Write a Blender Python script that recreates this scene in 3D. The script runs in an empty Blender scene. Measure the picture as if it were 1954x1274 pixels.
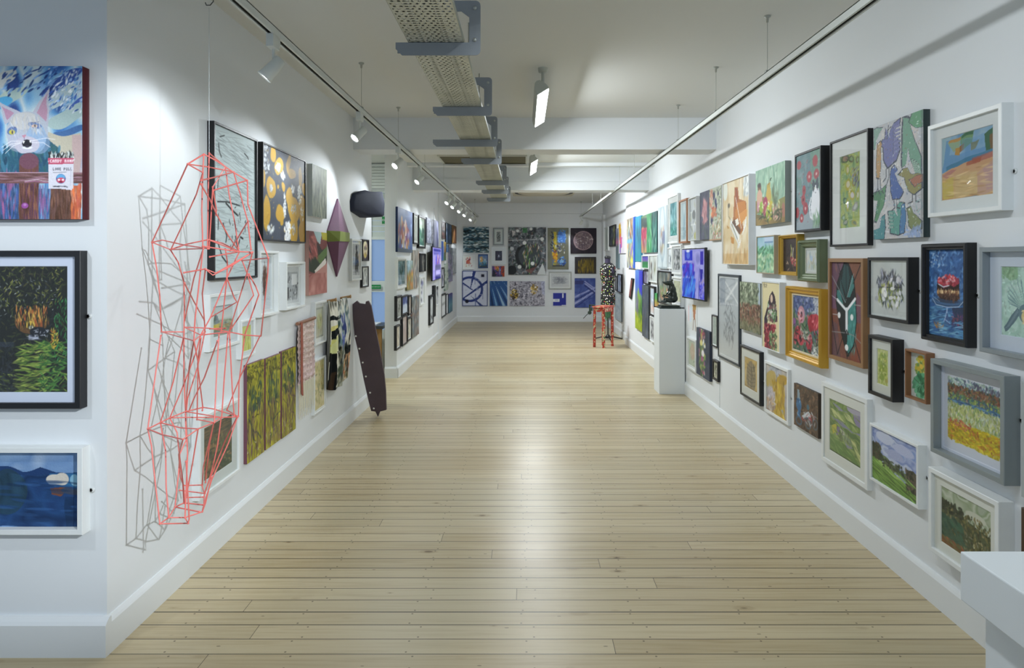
import bpy, math, random
import numpy as np
from mathutils import Vector, Matrix
random.seed(7)
C = bpy.context.scene.collection
F, VX, VY, EH = 1250.0, 1000.0, 493.0, 1.5      # focal length, vanishing point (1954x1274 frame), eye height
XL, XM, XR, XQ, YF, YW = -1.59, -1.60, 1.79, 1.86, 15.56, 2.497
CEIL = 2.81
PI = math.pi

def hexc(c):
    c = c.strip('#')
    if len(c) == 3: c = c[0]*2 + c[1]*2 + c[2]*2
    return np.array([int(c[i:i+2], 16)/255.0 for i in (0, 2, 4)])
def lin(c, k=1.0):
    v = hexc(c) if isinstance(c, str) else np.array(c, float)
    v = np.where(v <= 0.04045, v/12.92, ((v+0.055)/1.055)**2.4)
    return np.clip(v*k, 0, 1)

# ---------------------------------------------------------------- materials
MATS = {}
def nodes(name):
    m = bpy.data.materials.new(name); m.use_nodes = True
    nt = m.node_tree
    return m, nt, nt.nodes['Principled BSDF']
def mat(name, col='ffffff', rough=0.5, metal=0.0, bump=0.0, bscale=60.0, vary=0.0, vscale=3.0, emit=None, estr=0.0, spec=0.5):
    if name in MATS: return MATS[name]
    m, nt, b = nodes(name)
    c = lin(col)
    b.inputs['Base Color'].default_value = (*c, 1)
    b.inputs['Roughness'].default_value = rough
    b.inputs['Metallic'].default_value = metal
    b.inputs['Specular IOR Level'].default_value = spec
    tc = nt.nodes.new('ShaderNodeTexCoord')
    nz = nt.nodes.new('ShaderNodeTexNoise'); nz.inputs['Scale'].default_value = vscale
    nz.inputs['Detail'].default_value = 5
    nt.links.new(tc.outputs['Object'], nz.inputs['Vector'])
    mx = nt.nodes.new('ShaderNodeMix'); mx.data_type = 'RGBA'
    mx.inputs['A'].default_value = (*(c*(1-vary)), 1)
    mx.inputs['B'].default_value = (*np.clip(c*(1+vary), 0, 1), 1)
    nt.links.new(nz.outputs['Fac'], mx.inputs['Factor'])
    nt.links.new(mx.outputs['Result'], b.inputs['Base Color'])
    if bump:
        n2 = nt.nodes.new('ShaderNodeTexNoise'); n2.inputs['Scale'].default_value = bscale; n2.inputs['Detail'].default_value = 4
        nt.links.new(tc.outputs['Object'], n2.inputs['Vector'])
        bp = nt.nodes.new('ShaderNodeBump'); bp.inputs['Strength'].default_value = bump; bp.inputs['Distance'].default_value = 0.004
        nt.links.new(n2.outputs['Fac'], bp.inputs['Height']); nt.links.new(bp.outputs['Normal'], b.inputs['Normal'])
    if emit:
        b.inputs['Emission Color'].default_value = (*lin(emit), 1); b.inputs['Emission Strength'].default_value = estr
    MATS[name] = m
    return m
def art_mat(name, rough, bump, emis=0.0, spec=0.4):
    if name in MATS: return MATS[name]
    m, nt, b = nodes(name)
    at = nt.nodes.new('ShaderNodeAttribute'); at.attribute_name = 'Col'
    b.inputs['Roughness'].default_value = rough
    b.inputs['Specular IOR Level'].default_value = spec*.6
    if emis:
        b.inputs['Base Color'].default_value = (0.01, 0.01, 0.015, 1)
        nt.links.new(at.outputs['Color'], b.inputs['Emission Color']); b.inputs['Emission Strength'].default_value = emis
        b.inputs['Roughness'].default_value = 0.12
    else:
        nt.links.new(at.outputs['Color'], b.inputs['Base Color'])
    if bump:
        tc = nt.nodes.new('ShaderNodeTexCoord')
        n2 = nt.nodes.new('ShaderNodeTexNoise'); n2.inputs['Scale'].default_value = 130; n2.inputs['Detail'].default_value = 3
        nt.links.new(tc.outputs['Object'], n2.inputs['Vector'])
        bp = nt.nodes.new('ShaderNodeBump'); bp.inputs['Strength'].default_value = bump; bp.inputs['Distance'].default_value = 0.003
        nt.links.new(n2.outputs['Fac'], bp.inputs['Height']); nt.links.new(bp.outputs['Normal'], b.inputs['Normal'])
    MATS[name] = m
    return m
def glass_mat():
    if 'picture_glass' in MATS: return MATS['picture_glass']
    m, nt, b = nodes('picture_glass')
    nt.nodes.remove(b)
    tr = nt.nodes.new('ShaderNodeBsdfTransparent'); gl = nt.nodes.new('ShaderNodeBsdfGlossy'); gl.inputs['Roughness'].default_value = 0.02
    fr = nt.nodes.new('ShaderNodeFresnel'); fr.inputs['IOR'].default_value = 1.45
    mx = nt.nodes.new('ShaderNodeMixShader')
    ge = nt.nodes.new('ShaderNodeNewGeometry'); ma = nt.nodes.new('ShaderNodeMath'); ma.operation = 'SUBTRACT'; ma.inputs[0].default_value = 1.0
    nt.links.new(ge.outputs['Backfacing'], ma.inputs[1]); mu = nt.nodes.new('ShaderNodeMath'); mu.operation = 'MULTIPLY'
    nt.links.new(fr.outputs[0], mu.inputs[0]); nt.links.new(ma.outputs[0], mu.inputs[1])
    nt.links.new(mu.outputs[0], mx.inputs[0]); nt.links.new(tr.outputs[0], mx.inputs[1]); nt.links.new(gl.outputs[0], mx.inputs[2])
    nt.links.new(mx.outputs[0], nt.nodes['Material Output'].inputs['Surface'])
    MATS['picture_glass'] = m
    return m

# ---------------------------------------------------------------- mesh builder
class MB:
    def __init__(s): s.v = []; s.f = []; s.sm = []
    def add(s, vs, fs, smooth=False):
        o = len(s.v); s.v += [tuple(p) for p in vs]; s.f += [tuple(i+o for i in f) for f in fs]; s.sm += [smooth]*len(fs); return s
    def box(s, x0, y0, z0, x1, y1, z1, M=None):
        x0, x1 = min(x0, x1), max(x0, x1); y0, y1 = min(y0, y1), max(y0, y1); z0, z1 = min(z0, z1), max(z0, z1)
        vs = [Vector((x, y, z)) for z in (z0, z1) for x, y in ((x0, y0), (x1, y0), (x1, y1), (x0, y1))]
        if M is not None: vs = [M @ v for v in vs]
        return s.add(vs, [(3, 2, 1, 0), (4, 5, 6, 7), (0, 1, 5, 4), (1, 2, 6, 5), (2, 3, 7, 6), (3, 0, 4, 7)])
    def tube(s, pts, r, n=8, cap=True, r1=None):
        P = [Vector(p) for p in pts]; k = len(P); vs = []; fs = []
        prev = None
        for i, p in enumerate(P):
            d = (P[min(i+1, k-1)] - P[max(i-1, 0)])
            d = d.normalized() if d.length > 1e-9 else Vector((0, 0, 1))
            if prev is None:
                a = d.orthogonal().normalized()
            else:
                a = (prev - d*prev.dot(d)); a = a.normalized() if a.length > 1e-6 else d.orthogonal().normalized()
            prev = a; b = d.cross(a)
            rr = r if r1 is None else r + (r1-r)*i/(k-1)
            vs += [p + a*math.cos(t)*rr + b*math.sin(t)*rr for t in [2*PI*j/n for j in range(n)]]
        for i in range(k-1):
            fs += [(i*n+j, i*n+(j+1) % n, (i+1)*n+(j+1) % n, (i+1)*n+j) for j in range(n)]
        s.add(vs, fs, True)
        if cap:
            s.add(vs[:n], [tuple(range(n-1, -1, -1))]); s.add(vs[-n:], [tuple(range(n))])
        return s
    def lathe(s, prof, c=(0, 0, 0), n=24, M=None, sy=1.0, cap=True):
        vs = []; c = Vector(c)
        for r, z in prof:
            for j in range(n):
                p = Vector((r*math.cos(2*PI*j/n), r*sy*math.sin(2*PI*j/n), z))
                if M is not None: p = M @ p
                vs.append(p + c)
        fs = [(i*n+j, i*n+(j+1) % n, (i+1)*n+(j+1) % n, (i+1)*n+j) for i in range(len(prof)-1) for j in range(n)]
        s.add(vs, fs, True)
        if cap:
            s.add(vs[:n], [tuple(range(n-1, -1, -1))]); s.add(vs[-n:], [tuple(range(n))])
        return s
    def prism(s, poly, off):
        """poly: list of 3D points, extruded by the vector off"""
        n = len(poly); off = Vector(off); a = [Vector(p) for p in poly]; b = [p+off for p in a]
        s.add(a+b, [tuple(range(n-1, -1, -1)), tuple(range(n, 2*n))] + [(i, (i+1) % n, n+(i+1) % n, n+i) for i in range(n)])
        return s
    def build(s, name, m, parent=None, loc=None, bevel=0.0, fix=True):
        off = Vector((0, 0, 0))
        if parent is not None: off = OFF.get(parent, Vector((0, 0, 0)))
        elif loc is not None: off = Vector(loc)
        me = bpy.data.meshes.new(name)
        me.from_pydata([tuple(Vector(p)-off) for p in s.v], [], s.f)
        me.polygons.foreach_set('use_smooth', s.sm)
        me.materials.append(m); me.update()
        if fix:
            import bmesh
            bm = bmesh.new(); bm.from_mesh(me); bmesh.ops.recalc_face_normals(bm, faces=bm.faces); bm.to_mesh(me); bm.free()
        o = bpy.data.objects.new(name, me); C.objects.link(o)
        if parent is not None: o.parent = parent; OFF[o] = off
        elif loc is not None: o.location = loc; OFF[o] = off
        if bevel:
            b = o.modifiers.new('bevel', 'BEVEL'); b.width = bevel; b.segments = 2; b.limit_method = 'ANGLE'
        return o
OFF = {}
def tag(o, label, cat=None, group=None, kind=None):
    if label: o['label'] = label
    if cat: o['category'] = cat
    if group: o['group'] = group
    if kind: o['kind'] = kind
    return o
def empty(name, loc, label, cat, group=None, rz=0.0):
    o = bpy.data.objects.new(name, None); C.objects.link(o); o.location = loc; o.rotation_euler = (0, 0, rz)
    OFF[o] = Vector(loc) if rz == 0 else Vector((0, 0, 0))
    return tag(o, label, cat, group)
def struct(o): o['kind'] = 'structure'; return o
def dup(root, loc, label=None, rot=None):
    r = root.copy(); C.objects.link(r); r.location = loc
    if rot: r.rotation_euler = rot
    if label: r['label'] = label
    for ch in list(root.children):
        c = ch.copy(); C.objects.link(c); c.parent = r
        for g in ch.children:
            d = g.copy(); C.objects.link(d); d.parent = c
    return r
def at(x, y, Y):                       # a photo pixel and a depth -> the point of the room
    return Vector(((x-VX)*Y/F, Y, EH+(VY-y)*Y/F))
def atX(x, y, X):
    s = X/(x-VX); return Vector((X, F*s, EH+(VY-y)*s))

# ---------------------------------------------------------------- little painter: shapes -> colours of a fine grid
FONT = {'A':'010101111101101','B':'110101110101110','C':'011100100100011','D':'110101101101110','E':'111100110100111','F':'111100110100100',
 'I':'111010010010111','K':'101110100110101','L':'100100100100111','N':'111101101101101','O':'010101101101010','P':'110101110100100','R':'110101110101101','S':'011100010001110','T':'111010010010010',
 'X':'101101010101101','Y':'101101010010010','M':'101111111101101','U':'101101101101111','H':'101101111101101','G':'011100101101011','V':'101101101101010',' ':'0'*15}
def vnoise(h, w, su, sv, rng):
    gu, gv = max(2, int(su)+2), max(2, int(sv)+2)
    g = rng.random((gv, gu))
    y = np.linspace(0, gv-1.001, h); x = np.linspace(0, gu-1.001, w)
    yi = y.astype(int); xi = x.astype(int); fy = y-yi; fx = x-xi
    fy = fy*fy*(3-2*fy); fx = fx*fx*(3-2*fx)
    a = g[yi][:, xi]; b = g[yi][:, xi+1]; c = g[yi+1][:, xi]; d = g[yi+1][:, xi+1]
    fx = fx[None, :]; fy = fy[:, None]
    return (a*(1-fx)+b*fx)*(1-fy) + (c*(1-fx)+d*fx)*fy
class Art:
    def __init__(s, w, h, asp, seed):
        s.w, s.h, s.asp = w, h, asp; s.rng = np.random.default_rng(seed)
        s.im = np.ones((h, w, 3))*0.8
        s.U0, s.V0 = np.meshgrid((np.arange(w)+.5)/w, (np.arange(h)+.5)/h)
        s.U, s.V = s.U0, s.V0; s.aa = 0.9/w
    def mix(s, m, c): s.im = s.im*(1-m[..., None]) + hexc(c)*m[..., None] if isinstance(c, str) else s.im*(1-m[..., None]) + c*m[..., None]
    def run(s, code):
        for st in code.split(';'):
            t = st.split()
            if t: getattr(s, 'c_'+t[0])(*t[1:])
        return s.im
    def c_f(s, c): s.im[:] = hexc(c)
    def c_g(s, *t):
        vs = [float(x) for x in t[0::2]]; cs = np.array([hexc(c) for c in t[1::2]])
        V = s.V
        s.im = np.stack([np.interp(V, vs, cs[:, k]) for k in range(3)], -1)
    def c_h(s, *t):
        vs = [float(x) for x in t[0::2]]; cs = np.array([hexc(c) for c in t[1::2]])
        s.im = np.stack([np.interp(s.U, vs, cs[:, k]) for k in range(3)], -1)
    def c_z(s, cs, su, sv, al='1', x0='0', y0='0', x1='1', y1='1'):
        cs = np.array([hexc(c) for c in cs.split(',')]); su, sv = float(su), float(sv)
        n = vnoise(s.h, s.w, su, sv, s.rng)*.65 + vnoise(s.h, s.w, su*2.3, sv*2.3, s.rng)*.35
        n = np.clip((n-.2)/.6, 0, 1)*(len(cs)-1)
        col = np.stack([np.interp(n, np.arange(len(cs)), cs[:, k]) for k in range(3)], -1)
        m = float(al)*((s.U >= float(x0)) & (s.U <= float(x1)) & (s.V >= float(y0)) & (s.V <= float(y1)))
        s.im = s.im*(1-m[..., None]) + col*m[..., None]
    def c_w(s, amp='0', fr='4'):
        amp, fr = float(amp), float(fr)
        if amp == 0: s.U, s.V = s.U0, s.V0; return
        s.U = s.U0 + amp*(vnoise(s.h, s.w, fr, fr*s.asp, s.rng)-.5)*2
        s.V = s.V0 + amp/s.asp*(vnoise(s.h, s.w, fr, fr*s.asp, s.rng)-.5)*2
    def c_r(s, x0, y0, x1, y1, c, al='1'):
        x0, y0, x1, y1 = map(float, (x0, y0, x1, y1))
        m = np.clip((s.U-x0)/s.aa+.5, 0, 1)*np.clip((x1-s.U)/s.aa+.5, 0, 1)*np.clip((s.V-y0)*s.asp/s.aa+.5, 0, 1)*np.clip((y1-s.V)*s.asp/s.aa+.5, 0, 1)
        s.mix(m*float(al), c)
    def c_e(s, cx, cy, rx, ry, c, rot='0', al='1'):
        cx, cy, rx, ry, rot = map(float, (cx, cy, rx, ry, rot)); a = math.radians(rot)
        dx = s.U-cx; dy = (s.V-cy)*s.asp
        x = dx*math.cos(a)+dy*math.sin(a); y = -dx*math.sin(a)+dy*math.cos(a)
        d = np.sqrt((x/rx)**2+(y/ry)**2)
        s.mix(np.clip((1-d)*min(rx, ry)/s.aa+.5, 0, 1)*float(al), c)
    def c_p(s, c, *t):
        al = 1.0
        if '@' in c: c, al = c.split('@'); al = float(al)
        P = [(float(t[i]), float(t[i+1])) for i in range(0, len(t), 2)]
        ins = np.zeros(s.U.shape, bool); n = len(P)
        for i in range(n):
            x0, y0 = P[i]; x1, y1 = P[(i+1) % n]
            if y0 == y1: continue
            cr = ((y0 > s.V) != (y1 > s.V)) & (s.U < (x1-x0)*(s.V-y0)/(y1-y0)+x0)
            ins ^= cr
        s.mix(ins*al, c)
    def c_l(s, c, wd, *t):
        wd = float(wd)/2
        P = [(float(t[i]), float(t[i+1])*s.asp) for i in range(0, len(t), 2)]
        V = s.V*s.asp; D = np.full(s.U.shape, 9.0)
        for (x0, y0), (x1, y1) in zip(P[:-1], P[1:]):
            dx, dy = x1-x0, y1-y0; L = dx*dx+dy*dy+1e-12
            q = np.clip(((s.U-x0)*dx+(V-y0)*dy)/L, 0, 1)
            D = np.minimum(D, np.hypot(s.U-x0-q*dx, V-y0-q*dy))
        s.mix(np.clip((wd-D)/s.aa+.5, 0, 1)*min(1, wd*2/s.aa+.25), c)
    def dab(s, cx, cy, rx, ry, a, c, al=1):
        R = max(rx, ry)*1.05+s.aa
        i0, i1 = max(0, int((cx-R)*s.w)), min(s.w, int((cx+R)*s.w)+2)
        j0, j1 = max(0, int((cy-R/s.asp)*s.h)), min(s.h, int((cy+R/s.asp)*s.h)+2)
        if i0 >= i1 or j0 >= j1: return
        dx = s.U0[j0:j1, i0:i1]-cx; dy = (s.V0[j0:j1, i0:i1]-cy)*s.asp
        x = dx*math.cos(a)+dy*math.sin(a); y = -dx*math.sin(a)+dy*math.cos(a)
        d = np.sqrt((x/rx)**2+(y/ry)**2)
        m = (np.clip((1-d)*min(rx, ry)/s.aa+.5, 0, 1)*al)[..., None]
        s.im[j0:j1, i0:i1] = s.im[j0:j1, i0:i1]*(1-m)+c*m
    def c_d(s, n, cs, x0='0', y0='0', x1='1', y1='1', rx='.03', ry='.01', r0='0', r1='180', al='.85'):
        cs = [hexc(c) for c in cs.split(',')]; x0, y0, x1, y1, rx, ry, r0, r1 = map(float, (x0, y0, x1, y1, rx, ry, r0, r1)); R = s.rng
        for k in range(int(n)):
            c = np.clip(cs[R.integers(len(cs))]*R.uniform(.85, 1.15), 0, 1); q = R.uniform(.6, 1.4)
            s.dab(R.uniform(x0, x1), R.uniform(y0, y1), rx*q, ry*R.uniform(.7, 1.3), math.radians(R.uniform(r0, r1)), c, float(al))
    def c_D(s, n, cs, cx, cy, Rx, Ry, rx='.03', ry='.01', r0='0', r1='180', al='.9'):
        cs = [hexc(c) for c in cs.split(',')]; cx, cy, Rx, Ry, rx, ry, r0, r1 = map(float, (cx, cy, Rx, Ry, rx, ry, r0, r1)); R = s.rng
        for k in range(int(n)):
            c = np.clip(cs[R.integers(len(cs))]*R.uniform(.85, 1.15), 0, 1); q = R.uniform(.6, 1.4); t = R.uniform(0, 2*PI); u = math.sqrt(R.random())
            s.dab(cx+Rx*u*math.cos(t), cy+Ry*u*math.sin(t)/s.asp, rx*q, ry*R.uniform(.7, 1.3), math.radians(R.uniform(r0, r1)), c, float(al))
    def c_t(s, c, x, y, sz, *txt):
        x, y, sz = float(x), float(y), float(sz); c = hexc(c)
        for ch in ' '.join(txt).replace('_', ' '):
            g = FONT.get(ch, FONT[' '])
            for k, b in enumerate(g):
                if b == '1': s.dab(x+(k % 3)*sz, y+(k//3)*sz/s.asp, sz*.62, sz*.62, 0, c)
            x += sz*4.1
    def c_k(s, amt='.05'):
        s.im = np.clip(s.im+(s.rng.random((s.h, s.w, 1))-.5)*2*float(amt), 0, 1)

SEED = [100]
def art_mesh(name, w, h, code, px, m, thick, y, side=None, ymap=None, gain=1.04):
    """grid w x h metres in the local x-z plane (facing -y), painted by code; thickness goes back by thick"""
    nu = int(np.clip(px[0], 10, 230)); nv = int(np.clip(px[1], 12, 290))
    SEED[0] += 1
    a = Art(nu, nv, h/w, SEED[0]); im = np.clip(a.run(code), 0, 1)[::-1]
    if gain > 1.0: im = im*.88+im.mean(axis=2, keepdims=True)*.12
    col = lin(im, gain)
    # (nv+1)x(nu+1) corner grid coloured from the cells
    X, Z = np.meshgrid(np.linspace(0, w, nu), np.linspace(0, h, nv))
    V = np.zeros((nv*nu, 3)); V[:, 0] = X.ravel()-w/2; V[:, 2] = Z.ravel(); V[:, 1] = y
    if ymap is not None:
        dV = ymap(X.ravel()/w, Z.ravel()/h); V[:, 1] += dV[0]; V[:, 2] += dV[1]; V[:, 0] += dV[2]
    idx = np.arange(nv*nu).reshape(nv, nu)
    quads = np.stack([idx[:-1, :-1], idx[:-1, 1:], idx[1:, 1:], idx[1:, :-1]], -1).reshape(-1, 4)
    rim = np.concatenate([idx[0, :], idx[1:, -1], idx[-1, -2::-1], idx[-2:0:-1, 0]])
    nr = len(rim); n0 = nu*nv
    B1 = V[rim].copy(); B2 = V[rim].copy(); B2[:, 1] += thick
    Vall = np.concatenate([V, B1, B2]); rr = np.arange(nr); r2 = (rr+1) % nr
    sides = np.stack([n0+r2, n0+rr, n0+nr+rr, n0+nr+r2], -1)
    Cf = col.reshape(-1, 3); sc = Cf[rim] if side is None else np.repeat(lin(side, 1.1)[None], nr, 0)
    Call = np.concatenate([Cf, sc, sc]); Call = np.concatenate([Call, np.ones((len(Call), 1))], 1)
    me = bpy.data.meshes.new(name)
    me.vertices.add(len(Vall)); me.vertices.foreach_set('co', Vall.ravel())
    Q = np.concatenate([quads, sides]); nq = len(Q)
    ng = (n0+nr+rr)                              # closed at the back by one polygon
    li = np.concatenate([Q.ravel(), ng]); me.loops.add(len(li)); me.loops.foreach_set('vertex_index', li)
    me.polygons.add(nq+1); me.polygons.foreach_set('loop_start', np.arange(nq+1)*4); me.polygons.foreach_set('loop_total', np.append(np.full(nq, 4), nr))
    ca = me.color_attributes.new('Col', 'FLOAT_COLOR', 'POINT'); ca.data.foreach_set('color', Call.astype(np.float32).ravel())
    me.materials.append(m); me.update(); me.validate()
    o = bpy.data.objects.new(name, me); C.objects.link(o)
    return o

# ---------------------------------------------------------------- pictures
FR = {  # style: colour, roughness, metal, bar width, mount width, depth
 'b': ('17181b', .45, 0, .018, .04, .035), 'w': ('e4e8e8', .4, 0, .02, .045, .035), 'g': ('c09a38', .4, .25, .05, 0, .045),
 'n': ('8a6038', .5, 0, .018, .0, .035), 'y': ('8d959b', .4, .1, .03, .06, .045), 'k': ('2a2c30', .4, 0, .012, 0, .03)}
WALLS = {'R': ('x', XR, -1, -PI/2), 'Q': ('x', XQ, -1, -PI/2), 'L': ('x', XL, 1, PI/2), 'M': ('x', XM, 1, PI/2), 'F': ('y', YF, -1, 0), 'W': ('y', YW, -1, 0)}
GROUPS = {'R': 'pictures hung along the right wall', 'Q': 'pictures at the far end of the right wall', 'L': 'pictures on the near left wall', 'M': 'pictures on the far left wall', 'F': 'pictures on the end wall', 'W': 'pictures on the wall facing us at the left'}
RECTS = []
def place(wall, xl, xr, yt, yb, d):
    """photo extents of the front face (heights read at the edge nearest to us) -> width, height, wall point"""
    ax, p, sg, rz = WALLS[wall]
    if ax == 'x':
        X = p + sg*d
        near, far = (xr, xl) if X > 0 else (xl, xr)
        sn, sf = X/(near-VX), X/(far-VX)
        z1, z0 = EH+(VY-yt)*sn, EH+(VY-yb)*sn
        Yn, Yf = F*sn, F*sf
        return Yf-Yn, z1-z0, Vector((p, (Yn+Yf)/2, z0)), rz, abs(xr-xl), abs(yb-yt)
    Y = p + sg*d; s = Y/F
    return (xr-xl)*s, (yb-yt)*s, Vector(((xl+xr-2*VX)/2*s, p, EH+(VY-yb)*s)), rz, abs(xr-xl), abs(yb-yt)
def pic(wall, xl, xr, yt, yb, st, label, code, d=None, bw=None, mw=None, mc='dfe3e2', col=None, side=None, glass=None, mp=None, cat=None, img=None, rec=None, matte=False):
    base = st[0]
    if base == 'c': dep = d or .028
    else:
        fc, fr, fm, fbw, fmw, fd = FR[base]; dep = d or fd; bw = fbw if bw is None else bw; mw = fmw if mw is None else mw
    w, h, loc, rz, pw, ph = place(wall, xl, xr, yt, yb, dep); RECTS.append((wall, w, h, loc, label))
    cat = cat or 'painting'
    k = 1.0 if pw > 40 else 1.3
    if base == 'c':
        o = art_mesh('canvas_picture', w, h, code, (pw*k*1.1, ph), art_mat('painted_canvas', .5, .35), dep, -dep, side)
        o.location = loc; o.rotation_euler = (0, 0, rz)
        if mp is not None: plate(o, w, h, mp, wall)
        return tag(o, label, cat, GROUPS[wall])
    bw = min(bw, w*.28, h*.2); mw = min(mw, (w-2*bw)*.36)
    rt = empty('framed_picture', loc, label, cat, GROUPS[wall], rz); OFF[rt] = Vector((0, 0, 0))
    fcol = col or fc
    fmat = mat('frame_'+fcol, fcol, fr, fm, .15, 40, .08, 8)
    rec = rec if rec is not None else (dep*.35 if base != 'g' else dep*.5)
    if base == 'g': loops = [(0, 0), (0, dep*.8), (bw*.12, dep), (bw*.3, dep), (bw*.38, dep*.82), (bw*.6, dep*.72), (bw*.7, dep*.8), (bw*.82, dep*.75), (bw, dep-rec), (bw, .002)]
    elif st == 'b2': loops = [(0, 0), (0, dep*.85), (bw*.15, dep), (bw*.5, dep), (bw*.6, dep*.8), (bw*.9, dep*.8), (bw, dep-rec), (bw, .002)]
    else: loops = [(0, 0), (0, dep-.002), (.002, dep), (bw-.001, dep), (bw, dep-.002), (bw, dep-rec), (bw, .002)]
    m = MB(); vs = []
    for i, t in loops:
        vs += [(-w/2+i, -t, i), (w/2-i, -t, i), (w/2-i, -t, h-i), (-w/2+i, -t, h-i)]
    fs = [(a*4+j, a*4+(j+1) % 4, a*4+4+(j+1) % 4, a*4+4+j) for a in range(len(loops)-1) for j in range(4)]
    m.add(vs, fs); m.build('frame', fmat, rt, fix=False)
    yi = -(dep-rec)
    bx = bw+mw
    if mw > 0:
        m = MB()
        t = .003; vs = []
        for i, yy in ((bw, yi), (bx-.002, yi), (bx, yi+t), (bx, yi+2*t)):
            vs += [(-w/2+i, yy, i), (w/2-i, yy, i), (w/2-i, yy, h-i), (-w/2+i, yy, h-i)]
        fs = [(a*4+j, a*4+(j+1) % 4, a*4+4+(j+1) % 4, a*4+4+j) for a in range(3) for j in range(4)]
        m.add(vs, fs); m.build('mount', mat('mount_'+mc, mc, .85), rt, fix=False)
    o = art_mesh('picture', w-2*bx+.002, h-2*bx+.002, code, (pw*k*(w-2*bx)/w*1.1, ph*(h-2*bx)/h), art_mat('painted_canvas', .5, .35) if mw == 0 and not matte else art_mat('printed_paper', .75, .0), .004, yi+.004 if mw > 0 else yi)
    o.location = (0, 0, bx-.001); o.parent = rt
    if glass is None: glass = mw > 0 and pw > 14
    if glass:
        MB().box(-w/2+bw, yi-.005, bw, w/2-bw, yi-.003, h-bw).build('glass_pane', glass_mat(), rt)
    if mp is not None: plate(rt, w, h, mp, wall)
    return rt
def plate(rt, w, h, mp, wall):
    s = 1 if wall in 'RQFW' else -1
    m = MB(); x = s*(w/2+.008); z = h*mp
    m.lathe([(.0001, -.0025), (.011, -.0025), (.011, 0), (.0001, 0)], (x, 0, z), 14, Matrix.Rotation(-PI/2, 4, 'X'), cap=False)
    m.box(x-.016*(s > 0), -.0025, z-.006, x+.016*(s < 0), 0, z+.006)
    OFF[rt] = Vector((0, 0, 0)); p = m.build('mirror_plate', mat('plate_white', 'd8dcdc', .4), rt)
    m = MB(); m.lathe([(.0001, -.0042), (.0022, -.0042), (.0026, -.002)], (x, 0, z), 10, Matrix.Rotation(-PI/2, 4, 'X'), cap=False)
    q = m.build('screw', mat('screw_dark', '3a3a38', .4, .8), p)
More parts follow.
